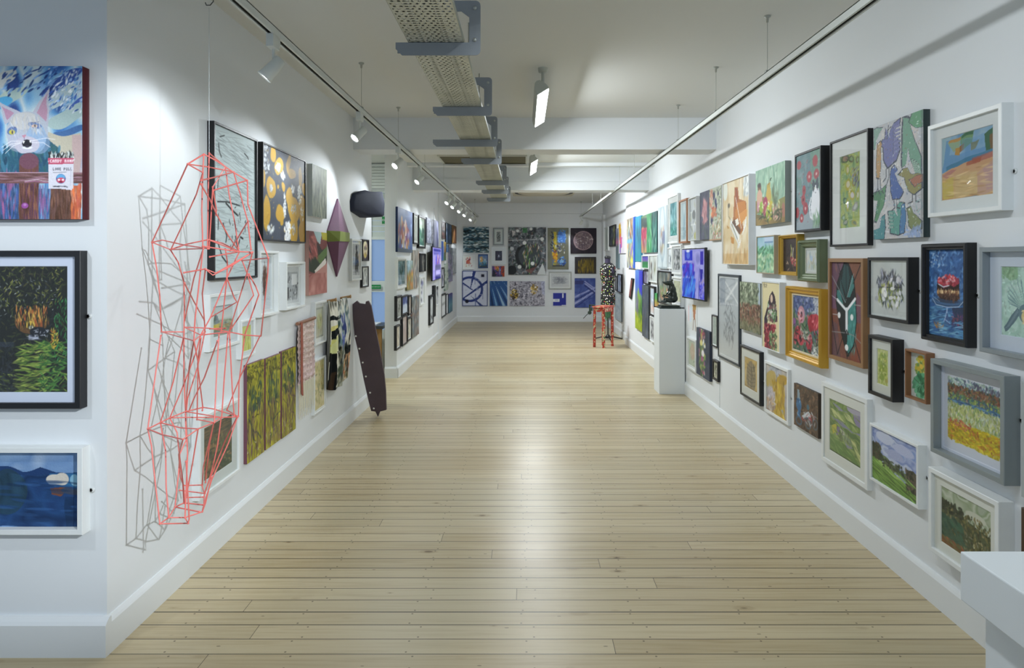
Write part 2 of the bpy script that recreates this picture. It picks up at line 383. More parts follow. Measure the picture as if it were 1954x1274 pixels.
# ================================================================ the room
def floor_mat():
    m, nt, b = nodes('pine_floorboards'); N = nt.nodes.new; L = nt.links.new
    tc = N('ShaderNodeTexCoord'); sp = N('ShaderNodeSeparateXYZ'); L(tc.outputs['Object'], sp.inputs[0])
    def M(op, a, b_=None, c=None):
        n = N('ShaderNodeMath'); n.operation = op
        for i, v in enumerate((a, b_, c)):
            if v is None: continue
            if isinstance(v, (int, float)): n.inputs[i].default_value = v
            else: L(v, n.inputs[i])
        return n.outputs[0]
    def comb(x, y, z=0.0):
        n = N('ShaderNodeCombineXYZ')
        for i, v in enumerate((x, y, z)):
            if isinstance(v, (int, float)): n.inputs[i].default_value = v
            else: L(v, n.inputs[i])
        return n.outputs[0]
    def mixc(f, a, b_):
        n = N('ShaderNodeMix'); n.data_type = 'RGBA'
        if isinstance(f, (int, float)): n.inputs['Factor'].default_value = f
        else: L(f, n.inputs['Factor'])
        for k, v in (('A', a), ('B', b_)):
            if isinstance(v, tuple): n.inputs[k].default_value = (*v, 1)
            else: L(v, n.inputs[k])
        return n.outputs['Result']
    def ramp(v, lo, hi):
        n = N('ShaderNodeMapRange'); L(v, n.inputs[0]); n.inputs[1].default_value = lo; n.inputs[2].default_value = hi; return n.outputs[0]
    x, y = sp.outputs[0], sp.outputs[1]
    q = M('DIVIDE', M('SUBTRACT', y, 2.4845), 0.0989)
    idx = M('FLOOR', q); fr = M('FRACT', q)
    wn = N('ShaderNodeTexWhiteNoise'); wn.noise_dimensions = '1D'; L(idx, wn.inputs['W'])
    rnd = wn.outputs['Value']
    xo = M('ADD', x, M('MULTIPLY', rnd, 7.3))
    pj = M('DIVIDE', xo, 4.6); pf = M('FRACT', pj); pi = M('FLOOR', pj)
    w2 = N('ShaderNodeTexWhiteNoise'); w2.noise_dimensions = '2D'; L(comb(idx, pi), w2.inputs['Vector'])
    tone = w2.outputs['Value']
    # grain: stretched along the board
    g1 = N('ShaderNodeTexNoise'); g1.inputs['Scale'].default_value = 1.0; g1.inputs['Detail'].default_value = 6; g1.inputs['Distortion'].default_value = .6
    L(comb(M('MULTIPLY', x, 2.2), M('MULTIPLY', y, 55.0), M('MULTIPLY', tone, 31.0)), g1.inputs['Vector'])
    g2 = N('ShaderNodeTexNoise'); g2.inputs['Scale'].default_value = 1.0; g2.inputs['Detail'].default_value = 3
    L(comb(M('MULTIPLY', x, .9), M('MULTIPLY', y, 1.1), 3.0), g2.inputs['Vector'])
    base = mixc(tone, tuple(lin('ad9a74')), tuple(lin('c6b693')))
    base = mixc(M('MULTIPLY', ramp(g1.outputs['Fac'], .35, .75), .4), base, tuple(lin('cfc4a4')))
    base = mixc(M('MULTIPLY', ramp(g1.outputs['Fac'], .5, .3), .22), base, tuple(lin('8f7a52')))
    base = mixc(M('MULTIPLY', ramp(g2.outputs['Fac'], .45, .7), .3), base, tuple(lin('b8b6a0')))
    # knots
    vo = N('ShaderNodeTexVoronoi'); vo.inputs['Scale'].default_value = 1.0
    L(comb(M('MULTIPLY', x, 4.2), M('MULTIPLY', y, 10.0), M('MULTIPLY', idx, .37)), vo.inputs['Vector'])
    vc = N('ShaderNodeSeparateColor'); L(vo.outputs['Color'], vc.inputs[0])
    size = M('MULTIPLY', M('POWER', vc.outputs[0], 3.0), .10)
    kn = ramp(M('SUBTRACT', vo.outputs['Distance'], size), .03, -.01)
    base = mixc(M('MULTIPLY', kn, .85), base, tuple(lin('4a3820')))
    halo = ramp(M('SUBTRACT', vo.outputs['Distance'], M('MULTIPLY', size, 2.0)), .07, -.0)
    base = mixc(M('MULTIPLY', halo, .3), base, tuple(lin('8a6e44')))
    # nails: pairs on joist lines
    jx = M('SUBTRACT', M('FRACT', M('DIVIDE', M('ADD', x, M('ADD', .18, M('MULTIPLY', rnd, .07))), .46)), .5)
    dx = M('MULTIPLY', jx, .46)
    e = M('MULTIPLY', M('SUBTRACT', M('ABSOLUTE', M('SUBTRACT', fr, .5)), .36), .0989)
    nd = M('SQRT', M('ADD', M('MULTIPLY', dx, dx), M('MULTIPLY', e, e)))
    nail = M('LESS_THAN', nd, .0042)
    v3 = N('ShaderNodeTexVoronoi'); v3.inputs['Scale'].default_value = 1.0
    L(comb(M('MULTIPLY', x, 9.0), M('MULTIPLY', y, 24.0), M('MULTIPLY', idx, .73)), v3.inputs['Vector'])
    s3 = N('ShaderNodeSeparateColor'); L(v3.outputs['Color'], s3.inputs[0])
    fk = M('MULTIPLY', M('LESS_THAN', v3.outputs['Distance'], .085), M('GREATER_THAN', s3.outputs[1], .80))
    base = mixc(M('MULTIPLY', fk, .6), base, tuple(lin('4a3c26')))
    base = mixc(M('MULTIPLY', nail, .7), base, tuple(lin('3a2c1a')))
    # gaps between boards and butt joints
    ed = M('MULTIPLY', M('MINIMUM', fr, M('SUBTRACT', 1.0, fr)), .0989)
    gw = M('ADD', .0016, M('MULTIPLY', M('MULTIPLY', rnd, rnd), .0026))
    gap = M('LESS_THAN', ed, gw)
    bj = M('LESS_THAN', M('MULTIPLY', M('MINIMUM', pf, M('SUBTRACT', 1.0, pf)), 4.6), .0012)
    gp = M('MAXIMUM', gap, bj)
    base = mixc(M('MULTIPLY', gp, .93), base, tuple(lin('2c2214')))
    L(base, b.inputs['Base Color'])
    r = M('ADD', .27, M('MULTIPLY', g2.outputs['Fac'], .16)); L(r, b.inputs['Roughness'])
    b.inputs['Specular IOR Level'].default_value = .5
    bp = N('ShaderNodeBump'); bp.inputs['Strength'].default_value = .35; bp.inputs['Distance'].default_value = .002
    L(M('SUBTRACT', M('MULTIPLY', g1.outputs['Fac'], .25), gp), bp.inputs['Height']); L(bp.outputs['Normal'], b.inputs['Normal'])
    return m
WALL = mat('wall_paint', 'e1e5e8', .62, 0, .06, 25, .01, 1.2, spec=.3)
CEILM = mat('ceiling_paint', 'dee0de', .8, 0, .04, 20, .015, .8, spec=.2)
SKIRT = mat('skirting_gloss', 'e2e6e8', .38, 0, .05, 12, .01, 3)
def sbox(name, *a, m=WALL, bevel=0.0, parent=None):
    o = MB().box(*a).build(name, m, parent=parent, bevel=bevel)
    if parent is None: struct(o)
    return o
Y0, Y1 = -2.6, 15.9
fl = MB().box(-5.2, Y0, -.1, 2.3, 9.2, 0).box(-1.75, 9.2, -.1, 2.3, Y1, 0); struct(fl.build('floor', floor_mat()))
fl = MB().box(-5.2, Y0, CEIL, 2.3, 9.2, CEIL+.12).box(-1.75, 9.2, CEIL, 2.3, Y1, CEIL+.12); struct(fl.build('ceiling', CEILM))
sbox('wall_right', XR, Y0, 0, 2.1, 11.5, CEIL); sbox('wall_right_far', XQ, 11.5, 0, 2.1, Y1, CEIL)
sbox('wall_left', -1.95, YW+.15, 0, XL, 6.83, CEIL)
sbox('wall_front_left', -5.2, YW, 0, XL, YW+.15, CEIL)
sbox('wall_left_far', -1.75, 8.23, 0, XM, YF, CEIL)
sbox('wall_far', -1.75, YF, 0, 2.1, Y1, CEIL)
sbox('wall_outer_left', -5.2, YW+.15, 0, -5.0, 9.2, CEIL)
sbox('wall_passage', -5.0, 9.0, 0, -2.62, 9.2, CEIL)
sbox('wall_passage_header', -2.62, 9.0, 2.44, -1.75, 9.2, CEIL)
# skirting: board with a small chamfered bead on top
def skirt(name, x0, y0, x1, y1, h=.138, t=.018, side=1):
    d = Vector((x1-x0, y1-y0, 0)); L_ = d.length; d.normalize(); n = Vector((-d.y, d.x, 0))*side
    prof = [(0, 0), (t, 0), (t, h-.022), (t*.75, h-.012), (t*.35, h), (0, h)]
    P = [Vector((x0, y0, 0))+n*a+Vector((0, 0, b)) for a, b in prof]
    return struct(MB().prism(P, d*L_).build(name, SKIRT))
skirt('baseboard_left', XL, 6.83, XL, YW, side=1)
skirt('baseboard_front_left', -5.0, YW, XL+.018, YW, h=.142, t=.036, side=-1)
skirt('baseboard_pier', XM+.018, 8.23, -1.75, 8.23, side=1)
skirt('baseboard_left_far', XM, YF, XM, 8.21, side=1)
skirt('baseboard_far', XM, YF, XQ, YF, side=-1)
skirt('baseboard_right', XR, Y0, XR, 11.5, side=1)
skirt('baseboard_right_far', XQ, 11.5, XQ, YF, side=1)
# beams and ceiling trims
sbox('beam', -1.95, 6.1, 2.515, XR, 6.4, CEIL)
sbox('beam', XM, 9.4, 2.48, XR, 9.75, CEIL)
sbox('trim_1', XM, YF-.09, 2.56, XQ, YF, CEIL)
sbox('trim_2', XM, 9.38, 2.60, XR, 9.4, 2.64)
sbox('trim_3', XM, 8.95, 2.765, XR, 9.1, CEIL)
sbox('trim_4', XM, 12.15, 0, XM+.028, 12.45, CEIL)           # shallow pilaster on the far left wall
sbox('trim_5', XM, 11.6, 0.14, XM+.006, 11.63, 2.4)
sbox('trim_6', XR-.006, 5.985, .14, XR, 6.0, 1.28)            # panel joint under the screen
sbox('trim_7', XQ-.05, 15.0, .14, XQ, 15.3, 2.5)
# window in the passage: rails, frosted panes, roller blind
WF = mat('window_white', 'dfe6e4', .4)
w = MB()
for z0, z1 in ((0, .52), (1.04, 1.19), (1.76, 1.80), (2.4, 2.45)): w.box(-2.62, 9.02, z0, -1.75, 9.1, z1)
for x in (-2.62, -2.16, -1.8): w.box(x, 9.0, 0, x+.05, 9.1, 2.45)
w1 = struct(w.build('window_1', WF))
w = MB()
for k in range(8): w.box(-2.6, 9.03, 1.80+.075*k, -1.76, 9.06, 1.868+.075*k)
w.build('louvre_panel', mat('louvre', 'cfd8d5', .5), w1)
gp, nt, bb = nodes('frosted_pane'); bb.inputs['Base Color'].default_value = (*lin('cfe4ff'), 1); bb.inputs['Roughness'].default_value = .45; bb.inputs['Transmission Weight'].default_value = .9
MB().box(-2.57, 9.05, .52, -1.8, 9.056, 1.04).build('pane', gp, w1)
MB().box(-2.57, 9.05, 1.19, -1.8, 9.056, 1.76).build('pane', gp, w1)
w = MB()
for k in range(8): w.box(-2.56, 8.97, 2.46+.042*k, -1.8, 8.985, 2.497+.042*k)
b_ = w.build('roller_blind', mat('blind_white', 'eef4f2', .6), loc=(-2.18, 8.97, 2.46)); tag(b_, 'pale slatted blind pulled up at the head of the window in the side passage', 'blind')
# floor of sky light behind the panes comes from the world
m_g = mat('sign_green', '1f8a4c', .5)
def sign(x0, y0, x1, y1, Y, label, text):
    a, b = at(x0, y1, Y), at(x1, y0, Y)
    r = empty('exit_sign', ((a.x+b.x)/2, Y, a.z), label, 'sign')
    MB().box(a.x, Y-.008, a.z, b.x, Y, b.z).build('sign_panel', m_g, r, bevel=.001)
    cu = bpy.data.curves.new('lettering', 'FONT'); cu.body = text; cu.size = 1; cu.extrude = .01; cu.align_x = 'CENTER'; cu.align_y = 'CENTER'
    t = bpy.data.objects.new('lettering', cu); C.objects.link(t)
    bpy.context.view_layer.update()
    k = (b.x-a.x)*.86/max(.01, t.dimensions.x); k = min(k, (b.z-a.z)*.6/max(.01, t.dimensions.y))
    me = bpy.data.meshes.new_from_object(t); C.objects.unlink(t); bpy.data.objects.remove(t)
    me.transform(Matrix.Translation((0, -.0085, (b.z-a.z)/2)) @ Matrix.Rotation(PI/2, 4, 'X') @ Matrix.Scale(k, 4))
    me.materials.clear(); me.materials.append(mat('sign_white', 'f2f6f2', .5))
    o = bpy.data.objects.new('lettering', me); C.objects.link(o); o.parent = r
sign(704, 543, 727, 551, 9.0, 'long green notice on the glazing rail in the side passage', 'FIRE EXIT KEEP CLEAR')
sign(729, 413, 741, 427, 8.9, 'small green sign high in the side passage beside the white pier', 'EXIT')
# table in the passage
t_ = empty('side_table', (-2.0, 8.6, 0), 'wooden table just visible through the gap in the left wall', 'table')
MB().box(-2.45, 8.35, .60, -1.8, 8.85, .64).build('tabletop', mat('table_dark', '3c3f42', .4), t_, bevel=.004)
for x in (-2.42, -1.87):
    for y in (8.38, 8.78): MB().box(x, y, 0, x+.045, y+.045, .60).build('leg', mat('table_wood', 'a07a46', .5, 0, .2, 30, .15, 9), t_)
MB().box(-2.4, 8.39, .44, -1.84, 8.41, .60).build('drawer_front', mat('table_wood', 'a07a46'), t_)
p_ = MB().box(-2.3, 8.4, .6405, -1.9, 8.72, .655).build('paper_stack', mat('paper', 'e9ecf4', .8), loc=(-2.1, 8.56, .6405)); tag(p_, 'white papers lying on the wooden table in the side passage', 'paper')
# ceiling grille and cassette
g = empty('ceiling_grille', (-.53, 8.62, CEIL), 'dark olive rectangular grille set in the ceiling above the cable tray', 'vent')
MB().box(-1.08, 8.3, CEIL-.012, .02, 8.95, CEIL).build('grille_panel', mat('grille_olive', '5e5a40', .6), g)
fm = MB(); 
for a in ((-1.1, 8.28, .04, 8.3), (-1.1, 8.95, .04, 8.97), (-1.1, 8.3, -1.08, 8.95), (.02, 8.3, .04, 8.95)): fm.box(a[0], a[1], CEIL-.02, a[2], a[3], CEIL)
fm.build('grille_frame', mat('grille_rim', 'c9cbc2', .5), g)
a = empty('air_conditioning_cassette', (.39, 12.6, CEIL), 'square air conditioning cassette with a round outlet in the ceiling at the far end', 'air conditioner')
fm = MB().prism([(-.22, 11.9, CEIL-.05), (.98, 11.9, CEIL-.05), (.98, 13.3, CEIL-.05), (-.22, 13.3, CEIL-.05)], (0, 0, .05)); fm.build('panel', mat('cassette_cream', 'c9c3ae', .5), a, bevel=.01)
MB().lathe([(.50, -.052), (.56, -.056), (.56, -.05), (.5, -.05)], (.38, 12.6, CEIL), 40, cap=False).build('outlet_ring', mat('outlet_dark', '34322a', .5), a)
MB().lathe([(.0001, -.075), (.44, -.07), (.49, -.052), (.49, -.05)], (.38, 12.6, CEIL), 40, cap=False).build('centre_disc', mat('cassette_cream', 'c9c3ae'), a)

# ---------------------------------------------------------------- cable tray and brackets
def tray_mat():
    m, nt, b = nodes('galvanised_tray'); N = nt.nodes.new; L = nt.links.new
    tc = N('ShaderNodeTexCoord'); sp = N('ShaderNodeSeparateXYZ'); L(tc.outputs['Object'], sp.inputs[0])
    def M(op, a, b_=None):
        n = N('ShaderNodeMath'); n.operation = op
        for i, v in enumerate((a, b_)):
            if v is None: continue
            if isinstance(v, (int, float)): n.inputs[i].default_value = v
            else: L(v, n.inputs[i])
        return n.outputs[0]
    def cell(v, p, off=0.0): return M('MULTIPLY', M('SUBTRACT', M('FRACT', M('ADD', M('DIVIDE', v, p), off)), .5), p)
    x, y = sp.outputs[0], sp.outputs[1]
    p = .0225
    row = M('FLOOR', M('DIVIDE', y, p))
    par = M('MULTIPLY', M('FRACT', M('MULTIPLY', row, .5)), 1.0)
    cx = cell(x, p, 0.0)
    sx = N('ShaderNodeMath'); sx.operation = 'FRACT'; L(M('ADD', M('DIVIDE', x, p), par), sx.inputs[0])
    cx = M('MULTIPLY', M('SUBTRACT', sx.outputs[0], .5), p)
    cy = cell(y, p)
    d = M('SQRT', M('ADD', M('MULTIPLY', cx, cx), M('MULTIPLY', cy, cy)))
    h1 = M('LESS_THAN', d, .0058)
    # slots in two lanes
    ax = M('ABSOLUTE', x)
    lane = M('LESS_THAN', M('ABSOLUTE', M('SUBTRACT', ax, .045)), .011)
    s2 = M('MULTIPLY', M('LESS_THAN', M('ABSOLUTE', cell(y, .0225)), .0042), lane)
    hole = M('MAXIMUM', M('MULTIPLY', h1, M('SUBTRACT', 1.0, lane)), s2)
    hole = M('MULTIPLY', hole, M('LESS_THAN', ax, .102))
    nz = N('ShaderNodeTexNoise'); nz.inputs['Scale'].default_value = 6; nz.inputs['Detail'].default_value = 4; L(tc.outputs['Object'], nz.inputs['Vector'])
    mx = N('ShaderNodeMix'); mx.data_type = 'RGBA'; L(nz.outputs['Fac'], mx.inputs['Factor'])
    mx.inputs['A'].default_value = (*lin('a9ada0'), 1); mx.inputs['B'].default_value = (*lin('e0e3d8'), 1)
    L(mx.outputs['Result'], b.inputs['Base Color']); b.inputs['Metallic'].default_value = .25; b.inputs['Roughness'].default_value = .4
    L(M('SUBTRACT', 1.0, hole), b.inputs['Alpha'])
    return m
tm = tray_mat()
tr = empty('cable_tray', (-.343, 5.8, EH+.86), 'long perforated galvanised cable tray running along under the ceiling', 'cable tray')
zt = EH+.842
MB().box(-.45, .4, zt, -.236, 9.5, zt+.0015).build('tray_base', tm, tr)
MB().box(-.4515, .4, zt, -.45, 9.5, zt+.022).box(-.236, .4, zt, -.2345, 9.5, zt+.022).box(-.45, .4, zt+.021, -.44, 9.5, zt+.022).box(-.246, .4, zt+.021, -.236, 9.5, zt+.022).build('tray_side', mat('tray_flange', '9ea39a', .4, .6), tr)
cb = MB()
for i, (x, r) in enumerate(((-.41, .006), (-.39, .005), (-.372, .007), (-.356, .006), (-.341, .007), (-.326, .006), (-.31, .006), (-.29, .005), (-.268, .006))):
    cb.tube([(x+.006*math.sin(k*1.3+i), .45+k*.6, zt+.0015+r) for k in range(16)], r, 6)
    cables = cb
cc = cables.build('data_cables', mat('cable_grey', '3b3e40', .6), loc=(-.34, .45, zt+.0015)); tag(cc, 'grey cables lying along inside the perforated ceiling tray', 'cable', None)
BM = mat('bracket_grey', '8d9399', .5, .0, .1, 30, .08, 8)
def bracket(Y, xl, xr, label):
    k = Y/F; zb = zt-.052; H = .39 - .0
    r = empty('tray_bracket', (xr, Y, CEIL), label, 'bracket', 'brackets carrying the ceiling cable tray')
    xR, xL = xr, xl
    zt2 = zb+.213
    w_ = .044
    m = MB()
    def rc(cx, cz, r_, a0, a1, n=5): return [(cx+r_*math.cos(a0+(a1-a0)*i/n), cz+r_*math.sin(a0+(a1-a0)*i/n)) for i in range(n+1)]
    out = rc(xR-.02, zb+.02, .02, -PI/2, 0) + rc(xR-.02, zt2-.02, .02, 0, PI/2) + [(xR-.15, zt2), (xR-.15, zt2-.042), (xR-w_-.03, zt2-.042), (xR-w_, zt2-.065), (xR-w_, zb+.05), (xL, zb+.05), (xL, zb+.025), (xL+.025, zb)]
    m.prism([(x, Y-.002, z) for x, z in out], (0, .004, 0))
    m.build('side_plate', BM, r)
    m = MB()
    m.box(xL, Y+.002, zb+.046, xR-.05, Y+.038, zb+.05).box(xL, Y+.036, zb+.02, xR-.05, Y+.04, zb+.05)
    m.build('arm', BM, r)
    for z in (zb+.06, zt2-.03):
        MB().lathe([(.0001, -.006), (.007, -.006), (.008, 0)], (xR-.022, Y-.002, z), 10, Matrix.Rotation(-PI/2, 4, 'X'), cap=False).build('bolt', mat('bolt_light', 'b9bdb9', .35, .6), r)
    m = MB().tube([(xR-.13, Y+.012, zt2-.03), (xR-.13, Y+.012, CEIL)], .004, 6); m.box(xR-.15, Y+.002, zt2-.042, xR-.11, Y+.026, zt2-.036)
    m.build('hanging_rod', mat('rod_zinc', '9a9d98', .4, .8), r)
for i, (Y, xl, xr) in enumerate(((2.55, 755, 917), (3.63, 826, 939), (4.63, 826, 949), (5.5, 880, 955), (7.07, 908, 963), (8.02, 919, 967), (9.1, 929, 971))):
    lab = ['nearest grey bracket under the cable tray, at the top edge of the view', 'second grey bracket from the near end of the cable tray', 'third tray bracket, its arm reaching out longer than the rest', 'fourth tray bracket, in front of the olive ceiling grille', 'fifth tray bracket, just beyond the olive ceiling grille', 'sixth tray bracket, last but one at the far end', 'farthest grey bracket at the end of the cable tray'][i]
    bracket(Y, (xl-VX)*Y/F, max((xr-VX)*Y/F, -.188), lab)

# ---------------------------------------------------------------- lighting tracks
TW = mat('track_white', 'd3d8d4', .4); TD = mat('track_slot', '23241f', .6)
def track(x, y0, y1, ys, label):
    z0 = EH+.965; r = empty('lighting_track', (x, (y0+y1)/2, CEIL), label, 'lighting track', 'lighting tracks under the ceiling')
    m = MB()
    # hollow channel: top, two sides, lips with the slot between
    m.box(x-.019, y0, z0+.030, x+.019, y1, z0+.034).box(x-.019, y0, z0, x-.014, y1, z0+.034).box(x+.014, y0, z0, x+.019, y1, z0+.034).box(x-.014, y0, z0, x-.009, y1, z0+.003).box(x+.009, y0, z0, x+.014, y1, z0+.003)
    m.build('rail', TW, r)
    MB().box(x-.0135, y0+.01, z0+.010, x+.0135, y1-.01, z0+.0298).build('conductor_insert', TD, r)
    for Y in ys:
        s = MB().tube([(x, Y, z0+.034), (x, Y, CEIL-.03)], .0016, 6).lathe([(.0001, -.035), (.006, -.035), (.008, -.012), (.018, -.006), (.018, 0), (.0001, 0)], (x, Y, CEIL), 14, cap=False).box(x-.012, Y-.012, z0+.034, x+.012, Y+.012, z0+.05)
        s.build('suspension_wire', mat('wire_grey', 'a9aca6', .4, .5), r)
TXL, TXR = -1.09, 1.315
track(TXL, .3, 15.45, [1.4, 4.39, 5.68, 7.2, 8.9, 11.5, 14.5], 'white lighting track carrying spotlights along the left side of the ceiling')
track(TXR, -.6, 15.35, [3.54, 4.49, 5.59, 7.8, 9.0, 11.2, 12.6, 15.1], 'white lighting track with no lamps nearby along the right side of the ceiling')
LAMP = mat('lamp_glow', 'ffffff', .5, emit='f4fbff', estr=14.0)
LAMPOFF = mat('lamp_lens', 'b9bdb0', .2)
def spot(x, Y, tgt, label, power=35, size=52, on=True, proto=[]):
    z0 = EH+.965; p = Vector((x, Y, z0))
    pivot = p+Vector((0, 0, -.135)); d = (Vector(tgt)-pivot).normalized()
    r = empty('track_spotlight', p, label, 'spotlight', 'spotlights on the left lighting track' if x < 0 else 'spotlights on the right lighting track')
    m = MB().box(x-.016, Y-.045, z0-.055, x+.016, Y+.03, z0+.002).box(x-.012, Y+.03, z0-.03, x+.012, Y+.05, z0+.002)
    m.build('adaptor', TW, r, bevel=.002)
    MB().tube([(x, Y, z0-.055), (x, Y, z0-.115), pivot], .006, 8).build('stem', TW, r)
    q = d.to_track_quat('Z', 'Y').to_matrix().to_4x4()
    h = MB().lathe([(.0001, -.05), (.02, -.05), (.026, -.044), (.028, .0), (.031, .045), (.034, .05), (.034, .058), (.031, .06), (.029, .05), (.0001, .045)], pivot, 20, q, cap=False)
    h.build('lamp_head', TW, r)
    l = MB().lathe([(.0001, .054), (.026, .054), (.028, .051)], pivot, 20, q, cap=False); l.build('lens', LAMP if on else LAMPOFF, r)
    if on:
        ld = bpy.data.lights.new('spot_beam', 'SPOT'); ld.energy = power; ld.spot_size = math.radians(size); ld.spot_blend = .55; ld.shadow_soft_size = .022; ld.color = (.90, .96, 1.0)
        o = bpy.data.objects.new('spot_beam', ld); C.objects.link(o); o.parent = r; o.location = pivot+d*.066-p; o.rotation_euler = d.to_track_quat('-Z', 'Y').to_euler()
SPW = 17
spot(TXL, 2.85, (XL, 2.72, 1.7), 'nearest spotlight on the left track, tilted down with its lamp facing away', 7, 104)
for Y, ty, lab in ((4.35, 3.8, 'second spotlight from the near end of the left track, in front of a hanging wire'), (5.68, 5.0, 'third spotlight from the near end, glowing above the gap in the left wall'), (6.85, 6.25, 'fourth spotlight of the left track, just beyond the gap glow'),
                   (9.46, 8.8, 'fifth spotlight of the left track, first of the far row'), (10.2, 9.6, 'sixth spotlight of the left track, second of the far row'), (11.2, 10.5, 'seventh spotlight of the left track, dim and turned inward'),
                   (12.2, 11.5, 'eighth spotlight of the left track, hanging near the end'), (13.6, 12.9, 'ninth spotlight of the left track, lighting the wall before the corner'), (14.6, 14.9, 'last spotlight at the far end of the left track')):
    spot(TXL, Y, (XL, ty, 1.65), lab, SPW, 96 if Y < 8 else 84)
spot(TXR, 15.0, (.9, YF, 1.6), 'single small spotlight at the far end of the right track', SPW*.7, 60)
track(-2.15, -1.2, 2.2, [-.5, 1.0], 'short lighting track left of the view')
spot(-2.15, 1.35, (-2.2, YW, 1.35), 'spotlight left of the view, aimed at the wall with the jungle print', SPW*1.5, 80)
spot(TXR, -.1, (XL, 2.9, 1.15), 'spotlight nearer than the view on the right track, aimed across at the red wire figure', 430, 34)
# fluorescent wall washers
def washer(x, Y, label, power, z=EH+1.135):
    r = empty('wall_washer_lamp', (x, Y, CEIL), label, 'ceiling lamp', 'wall washer lamps on the ceiling')
    n = Vector((.62, 0, -1)).normalized(); t = Vector((1, 0, .62)).normalized()
    c = Vector((x, Y, z))
    prof = [c-t*.048, c+t*.048] + [c + t*.048*math.cos(a) - n*.085*math.sin(a) for a in [PI*k/8 for k in range(1, 8)]]
    for nm, yy, L_ in (('housing', 0, 1.1),):
        m = MB(); P0 = [p+Vector((0, -.0, 0)) for p in prof[1:]+[prof[0]]]
        m.prism(P0, (0, L_, 0)); m.build('housing', mat('washer_grey', 'b4b8b0', .4, .2), r, bevel=.003)
    m = MB(); q = [c-t*.044+n*.001, c+t*.044+n*.001, c+t*.044+n*.004, c-t*.044+n*.004]
    m.prism([p+Vector((0, .015, 0)) for p in q], (0, 1.07, 0)); m.build('diffuser', mat('washer_glow', 'ffffff', .5, emit='f2faff', estr=9.0), r)
    MB().tube([(x, Y+.06, CEIL), (x, Y+.06, z+.05)], .012, 8).lathe([(.0001, -.03), (.03, -.03), (.035, 0)], (x, Y+.06, CEIL), 14, cap=False).tube([(x, Y+1.0, CEIL), (x, Y+1.0, z+.05)], .012, 8).build('mount_bracket', mat('washer_grey', 'b4b8b0'), r)
    ld = bpy.data.lights.new('washer_light', 'AREA'); ld.shape = 'RECTANGLE'; ld.size = 1.05; ld.size_y = .085; ld.energy = power; ld.color = (.92, .97, 1.0)
    o = bpy.data.objects.new('washer_light', ld); C.objects.link(o); o.parent = r
    o.location = c+n*.008+Vector((0, .55, 0))-Vector((x, Y, CEIL))
    M3 = Matrix((Vector((0, 1, 0)), n.cross(Vector((0, 1, 0)))*-1, -n)).transposed(); o.rotation_euler = M3.to_euler()
WPW = 26
washer(.13, 4.45, 'near glowing strip lamp on the ceiling right of the cable tray', WPW*.9)
washer(.12, 7.66, 'farther glowing strip lamp beyond the first ceiling beam', WPW*1.5)
washer(.13, 1.2, 'strip lamp nearer than the view on the ceiling', WPW*.42)
washer(.13, -1.9, 'strip lamp at the back of the room behind the view', WPW*.5)
washer(.13, 10.6, 'added strip light hidden behind the second ceiling beam to brighten the far end', WPW*2.8, EH+1.2)  # extra unseen strip, added to brighten the far end, raised behind the beam

r = empty('passage_fill_light', (-3.3, 7.4, CEIL), 'round fill light added out of sight in the side passage to brighten the blind', 'ceiling lamp')  # unseen fill light, added so the passage and its blind are not dark
MB().lathe([(.0001, -.06), (.13, -.055), (.15, -.03), (.15, 0), (.0001, 0)], (-3.3, 7.4, CEIL), 24, cap=False).build('fill_disc', mat('washer_glow', 'ffffff'), r)
ld = bpy.data.lights.new('passage_fill', 'AREA'); ld.shape = 'DISK'; ld.size = .28; ld.energy = 38; ld.color = (.92, 1, .96)
o = bpy.data.objects.new('passage_fill', ld); C.objects.link(o); o.parent = r; o.location = (0, 0, -.065)
